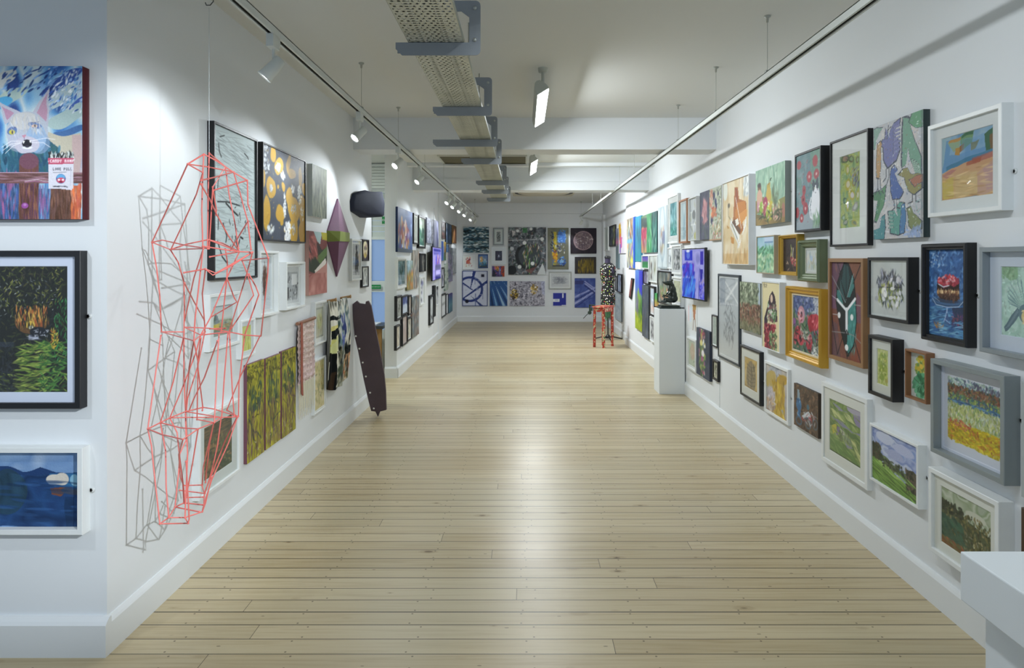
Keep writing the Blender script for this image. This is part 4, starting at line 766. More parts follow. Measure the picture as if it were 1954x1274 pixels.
pic('F', 970, 1042, 433.5, 524, 'c', 'very large grey collage of circles and scraps at the centre of the end wall', _bc, d=.04, side='6a7078')
pic('F', 972.5, 1039.5, 536.5, 583.5, 'c', 'wide lilac grey mottled canvas with two yellow patches, low on the end wall', 'f a8a6b4;d 420 5c5a68,8a8898,c8c4d0,e0dce4,44404c 0 0 1 1 .03 .012;D 60 c8a02c,7a5a18,e8d080,2c2010 .14 .52 .1 .14 .03 .015;D 60 d8b450,c8b8a8,8a6a28,e0d8c0 .7 .32 .09 .14 .03 .015;p b0b8dc@.6 .88 0 1 0 1 .6 .92 .5', side='6a6874')
pic('F', 1045, 1085, 434.5, 513.7, 'c', 'olive canvas with blue and yellow brush blocks on the end wall', 'f 76786a;z 70725f,80826e 3 5;r .22 .14 .4 .9 5a7ac0 .5;r .3 .1 .42 .55 c8c040;d 40 b8b030,d8cc40,c8a028 .28 .08 .44 .9 .05 .03 80 100;r .5 .1 .84 .36 4a80d8;d 40 3a6ac8,7ab0f0,4a90e0 .48 .06 .85 .38 .06 .02;D 50 c86020,e08a28,d8b028 .36 .66 .12 .3 .05 .03;D 50 4a80d8,8ac0f0,2a50a8 .68 .8 .18 .2 .05 .03;d 40 2c3048,e4e8f0,4a5a98 .2 .4 .8 .6 .04 .02;d 20 24283a .15 .08 .3 .5 .04 .02;r .24 .9 .8 .92 24283a', side='5c5e50')
pic('F', 1089, 1138, 435, 483.7, 'c', 'square black canvas with a glowing mauve disc at the right of the end wall', 'f 26202c;z 241c2a,302834,2a2028 3 3;e .49 .49 .37 .36 b89a9c;e .49 .49 .345 .335 74606a;d 260 b09a98,8a7470,5a4a5c,c8b8b0 .2 .2 .78 .78 .02 .01;d 12 f0e8e8 .12 .3 .9 .65 .02 .012;e .84 .44 .03 .02 d8ccd0', side='17151c')
pic('F', 1097, 1137.5, 490, 522, 'c', 'dark canvas of yellow reeds under the mauve disc', 'f 34323a;z 34323c,403a34 3 3;d 160 a88a18,c8a828,6a5a20,8a7018 .14 .18 .9 .9 .07 .008 75 105;r 0 0 1 .03 2a2c4c', side='24242c')
pic('F', 1047, 1090.6, 518, 551.5, 'w', 'silver framed pencil drawing of a swirl on the end wall', 'f c8ccce;d 90 8a8e98,a8acb4,6a6e78 .2 .25 .8 .75 .07 .006 -20 30;e .48 .5 .3 .18 b0b4bc 0 .5;d 40 6a6e78 .35 .35 .65 .65 .04 .006', col='a4a8a4', bw=.024, mw=.03, cat='print')
pic('F', 1055.5, 1080, 559, 583.5, 'c', 'small deep blue canvas with white rectangles, low on the end wall', 'f 2a34a4;r .0 .45 .5 .68 e4e8ec;r .7 .04 .8 .38 e8ecf0;r .66 .9 1 1 d8dce8;r 0 .97 .7 1 d8dce8;r .15 .5 .4 .6 b8c0dc')
pic('F', 1096.7, 1136, 530.6, 586.7, 'c', 'blue violet canvas of crossing bands behind the red table', 'f 4a60b0;z 4a60b0,3a4c98,5a70bc 4 4;r 0 .0 .5 .02 1c2450;p 3a4080 0 .1 .45 .08 .4 .22 0 .22;'+''.join('p %s 1 %.2f 1 %.2f 0 %.2f 0 %.2f;' % (c, a, a+b_, a*1.9+b_+.08, a*1.9+.06) for a, b_, c in ((.29, .05, '9aa4dc'), (.36, .02, '2c3478'), (.4, .06, 'a4acdf'), (.48, .03, '333c84')))+''.join('p %s .45 %.2f .5 %.2f .98 %.2f .95 %.2f;' % (c, a, a-.02, a+.22, a+.26) for a, c in ((.12, '98a0d8'), (.19, 'a0a8dc'), (.26, '2c3478')))+'d 90 5a70c0,3a4a94,6a80c8 0 .3 1 1 .06 .01 120 150 .5', side='38488c')
# ================================================================ far end of the right wall
pic('Q', 1153, 1160, 432, 478, 'w', 'slim white framed pale print, farthest of all on the right wall', 'f c8d0cc;l 6a8080 .1 .5 .1 .5 .9', bw=.012, mw=.01, cat='print')
pic('Q', 1162, 1173, 427.7, 469, 'b', 'black framed dark city picture at the far end of the right wall', 'f 3a4450;r .5 0 .58 1 14161a;d 30 6a7884,2a3440,8a94a0 0 .05 .5 .95 .08 .04;d 20 8a9a50,6a5a40,a8b060 .6 .1 1 .9 .08 .04', bw=.02, mw=0)
pic('Q', 1175, 1180.2, 435, 512, 'c', 'tall slim grey, red and violet canvas beside the yellow and pink one', 'g 0 8a8aa0 .2 5a6a80 .35 a86080 .45 5a6a70 1 6a8088')
pic('Q', 1180.6, 1192, 421, 483, 'c', 'white canvas with a yellow to pink vertical smear near the dress form', 'f d8d4dc;p d8a820 0 .1 .3 0 .45 .3 .35 .5 .1 .5;p e08040 .1 .4 .4 .35 .5 .6 .2 .7;p d860a8 .3 .45 .6 .5 .55 .8 .3 .85;p 8a6ac8 .2 .7 .4 .7 .35 1 .2 .95')
pic('Q', 1173.2, 1177, 527, 555, 'b', 'tiny black framed print behind the dress form, left of a pair', 'f 8a9098', bw=.02, mw=0, cat='print')
pic('Q', 1177.6, 1185, 523, 559.6, 'b', 'small black framed blue grey print behind the dress form, right of a pair', 'f 8a98b4;d 16 5a6480,b0bccc 0 0 1 1 .15 .06', bw=.02, mw=0, cat='print')
pic('Q', 1173.2, 1185.4, 562, 614.6, 'c', 'plain misty blue grey canvas, lowest at the far end of the right wall', 'z 94a4b0,a8b4bc,8a98a8 2 5', side='6a7278')
# ================================================================ right wall, from the far end towards us
pic('R', 1196, 1210.6, 413, 512, 'c', 'tall crowded collage canvas with a bright blue side strip on the right wall', 'f a8a898;d 260 5a5a54,d8d8cc,c89a60,6a8ab8,4a4a48,a86a48,8ac8d8,e8e4a8,c8602c 0 0 .8 1 .12 .02 40 140;l 3a3a38 .04 .1 0 .4 .3 .7 .5;r .05 .42 .7 .5 5ab0e0 .7;d 30 e0e040,6a50d8 .5 .6 .8 1 .08 .03;r .82 0 1 1 3060d0', d=.035)
pic('R', 1212.2, 1223, 410.5, 499, 'c', 'long turquoise and blue streaked canvas on the right wall', 'g 0 3aa0d0 .3 3a90b8 .6 3f8aa8 1 3a98a0;d 50 2a70b0,4ab8c8,5a7a98,2a8a9c 0 0 1 1 .14 .02 75 105;d 10 4a5a50 .3 .3 .8 .6 .1 .02 80 100')
pic('R', 1223.6, 1253.6, 402, 481, 'c', 'wide green canvas with red blossoms and a dark teal side on the right wall', 'f 4a9a64;z 8a9a80,6aa070,4a9060 4 4 1;d 60 c88a5a,b8909a,a85a6a,d0a070 .02 .35 .45 .95 .08 .03 60 120;d 50 c84a6a,a83a5a .05 .38 .35 .6 .05 .02;d 30 4a5a58,3a4a50 0 .08 .5 .3 .1 .02 -10 10;d 120 2f8a50,4aa868,1f6a48,6ac080 .4 .05 .75 1 .09 .02 70 110;r .74 0 1 1 1f5a5a;d 120 2a7a70,16484c,3a9080,0f3a40 .7 0 1 1 .09 .015 75 105;d 20 a8d8b8 .5 .4 .95 .9 .04 .01 60 120', d=.035, side='122e30')
pic('R', 1255.5, 1272.5, 391, 513, 'c', 'tall pale canvas with a hooded blue grey figure on the right wall', 'f b8c8cc;z c4d0d4,b0c0c4 3 6;e .5 .42 .32 .7 9ab0bc;e .5 .42 .24 .6 c0ccd0;d 50 8a94a8,c8b890,a89a70,6a7a98,b05a50 .25 .35 .75 .75 .08 .02 70 110;r .5 .4 .75 .6 6a7ca0 .7;l 8a98a0 .05 .5 .75 .5 .98;l 8a98a0 .03 0 .985 1 .985', side='9aa8b0')
pic('R', 1273.5, 1293, 368, 463, 'w', 'white framed teal forest picture left of the brown framed one', 'f 6ab0b8;d 60 2f6a78,a8dce0,4a90a0,c8e8e8 0 0 1 .7 .12 .03 75 105;d 60 4aa090,2a7a78,7ac8c0 0 .6 1 1 .1 .03', bw=.02, mw=.07)
pic('R', 1295, 1310, 377.5, 463, 'n', 'brown wood framed pale blue print of a tall arch', 'f c4d8dc;e .5 .45 .28 .9 9ab8c4;e .5 .45 .2 .75 cfe0e4;e .5 .6 .12 .5 8ab0c0;d 20 b0ccd8,8aa8b8 .2 .7 .8 .98 .08 .02', bw=.02, mw=.02, d=.04, col='9a6844', cat='print')
pic('R', 1312.6, 1328, 373.5, 458, 'w', 'deep white framed grid of small pencil sketches', 'f b4bcc0;r .48 0 .5 1 e4e8e8;r 0 .32 1 .34 e4e8e8;r 0 .62 1 .64 e4e8e8;d 50 6a747c,8a9498,c8cccc,a8a870 .05 .03 .95 .97 .08 .02 30 150;e .5 .4 .2 .15 6a7070;e .7 .9 .2 .12 a8a860', d=.06, bw=.008, mw=.0, cat='print')
pic('R', 1335.5, 1353, 362, 456, 'c', 'dark slate canvas of a large pink lily on the right wall', 'f 4a4c64;z 44465c,545670,3c4458 3 5;p b87a84 .5 .15 .75 .25 .7 .5 .85 .6 .5 .68 .4 .55 .2 .5 .35 .3;p d09a98 .45 .25 .6 .2 .6 .5 .45 .55;d 40 c08088,d8a8a0,9a5a68 .3 .2 .8 .65 .1 .03 60 120;d 20 3a4c48,566a5c .1 .65 .9 1 .1 .02 60 120', side='2c2e3c')
pic('R', 1353.5, 1376, 353, 457, 'c', 'white canvas dotted with navy and orange flowers', 'f b8c0ac;d 160 8a9478,d0d4c4,6a8068,a0a48c 0 0 1 1 .07 .02;e .4 .16 .09 .1 202c58;e .55 .28 .08 .09 2a3468;e .6 .36 .07 .08 202c58;e .22 .6 .1 .11 2a3460;e .75 .14 .06 .05 3a4460;d 40 c86a3c,e08a50,b84a30 .2 .38 .6 .55 .06 .03;d 30 d8a890,c87a60 .05 .05 .3 .35 .06 .03;d 60 b8585a,6a7a48,d0b070,e8e4d8 .3 .6 .95 .95 .06 .02;r 0 .975 1 1 c08a60', side='8a8c80', d=.03)
pic('R', 1377, 1428.5, 331, 505.7, 'w', 'tall cream canvas with an orange grand piano in a deep white tray frame', 'f d8c498;z dccba4,e2d4b4,d2b988,dccda8 5 4;d 60 c8a878,d8b898,e8dcc0 0 0 1 1 .1 .01 70 110 .6;e .1 .1 .09 .12 d8dcd0;e .88 .1 .1 .14 d4dad8;d 30 c8d0d0,e0e4e0,a8b4b8 .78 .02 .98 .22 .04 .015;p b0682c .46 .09 .58 .10 .62 .24 .86 .29 .88 .37 .72 .50 .78 .60 .66 .66 .40 .50;p c87c30 .52 .28 .82 .28 .86 .36 .66 .50 .46 .44;p d89040 .62 .42 .88 .37 .90 .45 .7 .54;p 9a4c28 .48 .10 .57 .12 .58 .25 .5 .35;p e8e8e4 .33 .50 .64 .66 .62 .82 .88 .44 .86 .56 .62 .76 .60 .70;p e8e8e4 .3 .48 .36 .48 .62 .68 .60 .72;p 6a4a34 .36 .50 .44 .46 .68 .60 .64 .66;p e8e4d8 .48 .48 .58 .46 .62 .53 .52 .55;l e4e0d4 .016 .5 .22 .7 .58;l d8dce0 .03 .33 .46 .3 .53 .6 .76 .58 .80;l 3a5a58 .012 .36 .52 .56 .7;e .24 .29 .04 .03 5a5040;l 7a7048 .012 .24 .3 .23 .42 .3 .46;p c88a3c .3 .66 .44 .69 .44 .76 .34 .75;p c09048 .16 .52 .24 .55 .26 .57 .18 .57;w 0;z d8b070,c8a060,d4b888 6 3 .6 0 .87 1 1;d 40 b88a50,c89c60 0 .87 1 1 .05 .01 70 110;r 0 0 1 .006 b09068', d=.055, bw=.006, mw=0, col='dfe3e6', rec=.012)
pic('R', 1442, 1498, 306, 423, 'c', 'still life of apples, pears and a jug in front of pale green cloth', 'f 8ab49c;z 8ab89c,a4c8ae,78a48c,98bca4 6 5;d 60 b0d0b8,6a9a80,9ac0a4 .3 0 1 .6 .09 .012 70 110;p 8a7a48 0 .55 .3 .5 .4 .7 0 .8;p 7a6a3c 0 .78 .6 .9 1 .88 1 1 0 1;p 8a8a50 .74 .62 1 .58 1 .92 .8 .9;z 8a6c3c,a08448,6a5a34 5 3 .8 0 .86 1 1;p 7a5a44 .08 .27 .2 .25 .22 .42 .1 .44;e .14 .28 .06 .03 4a3c38;p c89a84 .06 .42 .24 .42 .26 .62 .08 .64;e .15 .52 .1 .12 cfa48c;p b8a040 .42 .3 .52 .28 .54 .44 .56 .56 .38 .56 .4 .44;e .47 .5 .09 .1 c8a84a;l 5a4a30 .012 .5 .25 .47 .31;p 4a6a4c .5 .22 .58 .2 .54 .28;e .62 .6 .07 .09 a8b870;l 4a5a30 .01 .6 .46 .64 .53;e .36 .62 .08 .08 a83c5a;e .34 .74 .07 .08 a84a58;e .22 .7 .07 .09 8ab838;e .1 .66 .04 .07 c890a0;e .46 .8 .08 .1 a0b838;e .55 .76 .08 .12 c8b838;e .5 .84 .07 .07 b0b040;e .68 .82 .07 .1 c8a890;e .76 .84 .06 .09 d0a890;e .82 .85 .05 .07 c89884;e .94 .8 .05 .09 a8705c;w 0;d 60 d8dca0,e8e8c8,c86a78 .1 .6 .85 .9 .02 .01;d 40 4a5a38,3a4430 .1 .78 .9 .94 .05 .01;d 30 5a6a50,88a888 .6 .4 .8 .7 .06 .01 70 110', d=.04, side='8a9490', mp=.5)
pic('R', 1516, 1566, 277, 439, 'b', 'deep black framed picture of a white cat among red poppies', 'f 6f8c94;z 6f8a98,5f8488,7d949c,688f84 4 5;z 6a9a7c,74a088 4 4 .6 .6 0 1 .5;d 120 7c98a0,5f7c86,88a4a8 0 0 1 1 .05 .008 0 180;p 93a2ac 0 .88 .6 .76 1 .74 1 1 0 1;e .13 .13 .09 .08 a8484f;e .78 .14 .1 .1 ac4850;e .55 .32 .1 .1 b04852;e .83 .31 .1 .09 ac4850;e .34 .48 .07 .09 a8444c;e .31 .60 .08 .1 ac4850;e .4 .72 .1 .11 a8404c;e .06 .76 .08 .1 a8444c;e .24 .84 .08 .08 ac4850;e .55 .32 .03 .03 d8b0b0;e .83 .31 .03 .03 d8b0b0;e .31 .6 .03 .03 6a2a30;e .4 .72 .03 .03 d8b0b0;e .24 .84 .03 .03 d8c0c0;e .34 .48 .02 .02 6a2a30;d 60 c8606a,8a3440 .05 .1 .9 .9 .012 .008;e .8 .66 .16 .3 e4e8f0;p e4e8f0 .66 .86 .6 .72 .66 .6 .75 .7 .74 .86;p 4a5460 .66 .43 .7 .36 .78 .42 .88 .34 .92 .46 .86 .53 .7 .5;e .78 .48 .1 .08 4a5460;e .8 .53 .07 .06 e8ecf4;p e8ecf4 .78 .45 .82 .45 .84 .53 .76 .53;e .76 .48 .015 .015 e0e8c8;l 4a5460 .012 .78 .54 .81 .545;l e4e8f0 .04 .62 .6 .55 .7 .6 .84 .72 .88;d 30 6a9a6c,5a8a60,8ab08a .7 .8 1 .98 .06 .01 60 120', d=.06, bw=.014, mw=0, rec=.006)
pic('R', 1583, 1656, 244, 468, 'b', 'tall thin black framed green and gold swirl print with a wide white mount', 'f 8fae78;z 7aa06a,96b27c,b0bc5c,86a878 5 6;w .03 5;'+''.join('e %.2f %.2f %.3f %.3f %s %d;e %.2f %.2f %.3f %.3f %s %d;' % (x, y, a, b_, c, r_, x+.01, y, a*.6, b_*.6, c2, r_) for x, y, a, b_, c, c2, r_ in ((.35, .2, .1, .14, 'a8a83c', 'c8c49c', -20), (.62, .25, .12, .12, 'b0ac40', '9ab07a', 20), (.85, .1, .07, .09, '7a7060', '9ab888', 0), (.4, .4, .12, .14, 'b4a83c', 'c8c4a4', 10), (.7, .36, .1, .16, 'a89c3c', '8aa4a0', 25), (.5, .5, .1, .12, 'c0b860', 'd8d4a8', 0), (.25, .62, .12, .08, '4a6a5c', '8ab08c', 10), (.6, .56, .13, .13, 'b8b048', 'ccc8c8', 40), (.35, .68, .08, .18, 'b0a840', 'd4d8e0', -5), (.85, .58, .08, .12, 'b4b050', 'c8ccb0', 0), (.75, .72, .16, .1, '9a9a98', 'c0c8c4', -20), (.15, .85, .1, .07, '6a8a60', '9cb8a0', 0), (.25, .92, .12, .07, '5a7a58', 'a4a89c', 0), (.7, .93, .15, .08, 'a8a04c', '6a7a60', 10), (.25, .05, .2, .12, '5a6a50', '9a7c70', 0), (.55, .07, .12, .1, '6a6a50', '8aa878', 30)))+'w 0;d 40 4a4a68,6a6a8c,8a8aa8 .6 .2 .9 .45 .05 .015 100 140;d 140 c8c4b8,5a7a4c,a8b84c,dcd87c 0 0 1 1 .03 .008;e .3 .7 .015 .015 e8f04c;l 3a4c34 .012 .1 .1 .02 .25;l 3a4c34 .012 .3 .05 .5 .1', bw=.012, mw=.09, d=.028, mp=.42, cat='print')
_birds = 'f bcc0c4;z c4c4c4,b4b8c0,c8c0bc 4 5;d 300 c8ccd0,b8b8b8,a8acb4,d0c8c0 0 0 1 1 .03 .006;w .012 8;'
def OL(c, *pts): # outlined polygon
    return 'p 3c4656 %s;' % ' '.join('%.3f %.3f' % (.5*(p[0])+.5*p[0], p[1]) for p in pts) + 'p %s %s;' % (c, ' '.join('%.3f %.3f' % (sum(q[0] for q in pts)/len(pts)+(p[0]-sum(q[0] for q in pts)/len(pts))*.88, sum(q[1] for q in pts)/len(pts)+(p[1]-sum(q[1] for q in pts)/len(pts))*.93) for p in pts))
_birds += OL('7fa496', (0, .02), (.1, 0), (.22, .03), (.12, .07), (.06, .12), (.04, .2), (0, .2))
_birds += OL('6a6fa8', (.26, .04), (.34, .13), (.36, .08), (.44, .02), (.58, 0), (.57, .05), (.46, .09), (.46, .14), (.56, .2), (.58, .28), (.5, .36), (.3, .4), (.22, .34), (.2, .2), (.13, .17), (.2, .13), (.24, .14))
for k in range(7): _birds += OL('7a7eae', (.42, .06+.035*k), (.57, .045+.035*k), (.58, .065+.035*k), (.43, .085+.035*k))
_birds += OL('b8905c', (.08, .15), (.16, .13), (.2, .16), (.17, .2), (.17, .38), (.13, .47), (.06, .46), (.05, .3))
_birds += OL('6a9c84', (.6, 0), (.74, .02), (.78, .12), (.88, .26), (.98, .38), (.97, .5), (.85, .46), (.76, .36), (.72, .26), (.66, .4), (.58, .42))
_birds += OL('5a9a70', (.78, 0), (1, 0), (1, .15), (.86, .13), (.72, .06))
for k in range(4): _birds += OL('8cae9c', (.78+.035*k, .36+.02*k), (.81+.035*k, .36+.02*k), (.9+.03*k, .5+.01*k), (.86+.03*k, .51+.01*k))
_birds += OL('4664a8', (.38, .4), (.44, .38), (.52, .42), (.46, .44), (.52, .52), (.6, .58), (.64, .62), (.56, .68), (.4, .68), (.36, .6), (.36, .48))
_birds += OL('8f8a50', (.5, .46), (.6, .42), (.7, .42), (.78, .48), (1, .5), (1, .62), (.84, .66), (.72, .62), (.64, .5))
_birds += OL('a86a50', (.72, .52), (1, .5), (1, .56), (.84, .6))
_birds += OL('4f8460', (0, .58), (.16, .56), (.28, .54), (.26, .66), (.12, .78), (0, .86), (.1, .66), (0, .64))
_birds += OL('5a9068', (.22, .55), (.3, .52), (.24, .7), (.06, .86), (0, .84), (.14, .7))
_birds += OL('4a8c94', (0, .92), (.14, .9), (.18, .8), (.26, .78), (.28, .9), (.24, 1), (0, 1))
_birds += OL('5c9c90', (.3, .76), (.46, .76), (.52, .82), (.5, .74), (.56, .7), (.66, .7), (.68, .8), (.66, .95), (.52, .98), (.36, .96), (.34, .84))
_birds += OL('4a7cae', (.6, .72), (.66, .7), (.68, .85), (.64, .96), (.54, .97), (.56, .84))
for k in range(5): _birds += OL('86a8a0', (.32, .77+.03*k), (.44, .775+.03*k), (.44, .79+.03*k), (.32, .79+.03*k))
_birds += OL('7f8c5a', (.68, .75), (.78, .74), (.82, .8), (.98, .88), (.98, .94), (.8, .95), (.72, .9), (.7, .8))
_birds += 'w 0;' + ''.join('l 3c4250 .014 %s;' % s for s in ('.1 .47 .1 .55 .04 .6', '.15 .47 .16 .55 .22 .6', '.1 .55 .14 .6', '.28 .4 .28 .47 .22 .5', '.34 .4 .34 .47 .3 .52', '.44 .68 .46 .74 .4 .76', '.5 .68 .5 .74 .56 .75', '.8 .65 .8 .71 .72 .72', '.86 .65 .86 .71 .92 .72', '.8 .95 .8 1', '.88 .95 .88 1', '.3 .14 .33 .03', '.31 .07 .38 .05')) + 'e .6 .45 .012 .012 f0f0e8;e .43 .4 .01 .01 f0f0e8;e .12 .16 .012 .012 f0f0e8;e .62 .74 .012 .012 f0f0e8;e .74 .77 .012 .012 f0f0e8;l 8ab0b0 .01 .86 .72 .94 .7 .98 .76 .9 .8 .86 .74;d 160 e0e4e8,9aa0a8 0 0 1 1 .012 .004;d 120 7fc0c8,2f4a88,8a6a50 .05 .1 .95 .95 .008 .005;d 30 8aa0c8 .68 .92 .98 1 .05 .012;r .95 .0 1 1 3f5058 .35'
pic('R', 1667, 1762, 208, 452, 'c', 'tall relief canvas of crowded blue, green and orange birds', _birds, d=.03, side='2f3c3c', mp=.42)
pic('R', 1770, 1911, 195, 401, 'w', 'large white framed watercolour of a boat above orange sand, top of the near right wall', 'f 7ba3c0;z 7aa4c4,8fb0c4,6a96bc 4 3;p 8fb0bc 0 0 .2 0 .1 .4 0 .5;w .015 5;p 5f92be .1 .06 .2 .05 .16 .3 .5 .3 .7 .3 1 .3 1 .5 0 .56 .04 .4;p 8fa888 .12 .08 .38 .06 .36 .2 .24 .26 .16 .16;p b88c48 .15 .06 .38 .04 .38 .09 .15 .11;p 6f9868 .38 .04 .63 -.02 .6 .18 .44 .26 .38 .14;p 3f7050 .4 .04 .62 0 .62 .05 .4 .08;p b88a3c .28 .2 .38 .19 .36 .32 .27 .3;p 94683c .36 .18 .46 .16 .44 .26 .36 .28;p 8a7c38 .58 .18 .74 .16 .66 .28 .58 .3;z 4f88c0,6a9ccc 3 3 .4 .4 .1 .9 .35;p 3f6c50 .84 .12 1 .02 1 .38 .86 .4;p 7a6040 .93 .15 1 .12 1 .36 .94 .36;p 3f7ca0 .1 .47 .3 .42 .5 .38 .74 .37 1 .34 1 .4 .6 .46 .1 .56;p c89a70 0 .58 .2 .52 .45 .46 .7 .44 1 .38 1 1 0 1;p b06a6c@.7 .02 .6 .2 .54 .3 .54 .1 .68;p a85c58@.7 .6 .42 1 .37 1 .46 .62 .5;p a8563c@.8 .5 .46 .78 .42 .76 .5 .5 .52;z c8a05c,d0ac6c,c49458,d4b680 4 3 .6 0 .66 1 1;p c8b050 0 .7 .24 .66 .25 .96 .03 .98;r .28 .62 .7 .98 ccb87c .45;p c09880 .7 .66 1 .5 1 .95 .7 .98;p b08a98@.5 .82 .6 1 .56 1 .92 .86 .92;w 0;d 60 d8b880,b88a50,e0c890 0 .55 1 1 .08 .01 -10 10 .5', d=.045, bw=.018, mw=.050, mc='d9dede', mp=.36)
pic('R', 1443, 1477, 448, 523, 'n', 'small green garden view with a white table, in a thin wooden frame', 'f 8ac0a0;z a8c8d8,8ab8c8 3 3 1 0 0 1 .35;r .45 .02 .9 .16 b4c8e0;l 6a90b8 .03 .45 .16 .9 .16;d 60 5a9a78,4a8a60,7ab890 0 .3 1 .5 .08 .03;z 8ac4a0,6aa880,a8d0b0 4 4 .8 0 .48 1 1;p a8c4a8 .3 .55 .45 .5 .5 1 .25 1;d 70 a8c8a0,5a9a78,c0d8b0,8ab080 0 .5 1 1 .06 .03;l 3a5a50 .02 0 0 0 1', bw=.008, mw=0, d=.045, col='a89c84', rec=.006)
pic('R', 1485, 1520, 446, 526.5, 'g', 'small gilt framed dark still life with red radishes', 'f 382c28;z 3c302c,2c2422,483830 3 4;l c8b070 .05 .55 .3 .5 .55;l d8d0b8 .03 .65 .3 .6 .6;l 7a8a48 .04 .5 .2 .56 .5;e .62 .68 .1 .1 a03c40;e .75 .72 .08 .1 b84c50;e .5 .62 .06 .06 8a3438;d 20 4a3a34,c8a888 .2 .6 .9 .95 .05 .02', bw=.026, d=.05)
pic('R', 1521, 1560, 456, 539, 'g', 'broad sage green framed small pale flower study', 'f cdd4c8;d 30 a8b8b0,8aa8b4,b4c090,d8c88a .2 .2 .8 .8 .08 .02 60 120;l 8a9a88 .02 .4 .9 .45 .5;e .42 .4 .12 .1 b4c8d0', bw=.05, mw=.012, mc='c4c8b8', col='6d7a5c', d=.06)
pic('R', 1369.5, 1410, 525, 700, 'b', 'tall thin dark framed ink sketch of twigs beneath the orange piano', 'f bcc4c8;r 0 0 .3 .35 a0aab4;l e4e8e8 .05 .3 .3 .9 .05;l e4e8e8 .03 .3 .05 .95 .3;l d8dcde .015 0 .34 1 .32;'+''.join('l 5a6068 .012 %.2f %.2f %.2f %.2f %.2f %.2f;' % (x, y, x+.1, y+.07, x+.05, y+.16) for x, y in ((.5, .3), (.55, .4), (.35, .45), (.3, .52), (.5, .5), (.25, .6), (.6, .6), (.45, .7), (.6, .72)))+'d 60 4a5058,7a8088 .2 .35 .8 .8 .03 .006 30 150', bw=.018, mw=.02, d=.022, mc='cfd5d8', col='3a4248', cat='print', glass=True)
pic('R', 1411.8, 1450.7, 541, 639, 'c', 'unframed canvas of dense hedge leaves over fallen brown leaves', 'f 7a8470;z 8a947c,6a7460 4 3 1 0 0 1 .5;p a8b8c4 .85 0 1 0 1 .4 .9 .5;d 420 5a6650,9aa88c,b8c0a4,46503c,78886a 0 .02 .9 .52 .035 .02;d 420 6a4a3c,9a7460,4a3830,b09078,6a6a48,8a5c48 0 .45 1 .85 .035 .02;d 120 7a7a58,8a8468,5a5a40 0 .82 1 1 .05 .015', side='6a6c60')
pic('R', 1453, 1487.5, 539, 675, 'w', 'cream picture of two long-haired women wrapped in red flowers', 'f ddd0a0;d 14 5a5444 .08 .03 .28 .08 .02 .006 0 90;p 3a2c38 .42 .2 .58 .12 .72 .2 .82 .4 .86 .56 .7 .58 .62 .4 .3 .5 .3 .7 .14 .8 .1 .56 .3 .36;e .53 .24 .07 .09 d8bca4;e .38 .49 .09 .13 d8b8a0 30;p 3c3040 .1 .55 .26 .5 .3 .66 .2 .86 .12 .8;p 4a6a48 .3 .36 .7 .34 .78 .5 .6 .6 .42 .56;d 90 6a9a5c,c8d0c0,8a4a58,e8e4d8,3f5c40 .3 .32 .8 .58 .04 .02;p 8a2c38 .2 .72 .5 .62 .74 .62 .72 .8 .6 1 .12 1;d 140 b03c4c,8a2838,c85a60,5a2030 .12 .62 .75 .98 .05 .03;d 60 5a8a50,a8c890,3c5c3c .4 .72 .8 1 .05 .02', d=.045, bw=.008, mw=0, col='d8dde0', rec=.006)
pic('R', 1498, 1563.5, 552, 703, 'g', 'large gilt framed painting of red and pink poppies among blue flowers', 'f 56686a;z 5a6a78,4a6458,6a7484,4c5c50 5 5;d 240 4f5f90,6a78a8,8a94b8,3f4a78 0 0 1 .35 .04 .02;d 260 4a6a48,5f8058,3a5240,7c9468 .0 .3 1 1 .06 .012 50 130;d 60 b8bcc8,c8ccd0,98a0b0 .75 0 1 .3 .04 .012;e .32 .34 .13 .14 c08a98;e .3 .34 .08 .09 d8a8b0;e .33 .34 .035 .05 3a2c3c;e .75 .44 .2 .13 b83c48;e .84 .38 .12 .09 c04450;e .66 .5 .08 .1 a8303c;e .2 .7 .14 .13 b03844;e .3 .76 .12 .12 c04c54;e .28 .76 .04 .05 3a2430;e .08 .8 .06 .1 b85058;e .62 .82 .11 .13 b43c48;e .64 .72 .06 .07 c8707c;e .05 .5 .06 .07 8a5a94;e .93 .6 .05 .05 9a4c88;d 60 d87880,8a2430 .05 .3 1 .95 .03 .015;d 60 d8dcd8,b8bcc4,e4e8e0 .7 .82 1 1 .04 .015;d 60 2c3c38,30483c 0 .5 1 1 .05 .01;d 40 c8c8b8 .3 .6 .6 .75 .02 .008', bw=.045, mw=.012, mc='d8ccb0', matte=False, glass=False, d=.055, col='c89c34')
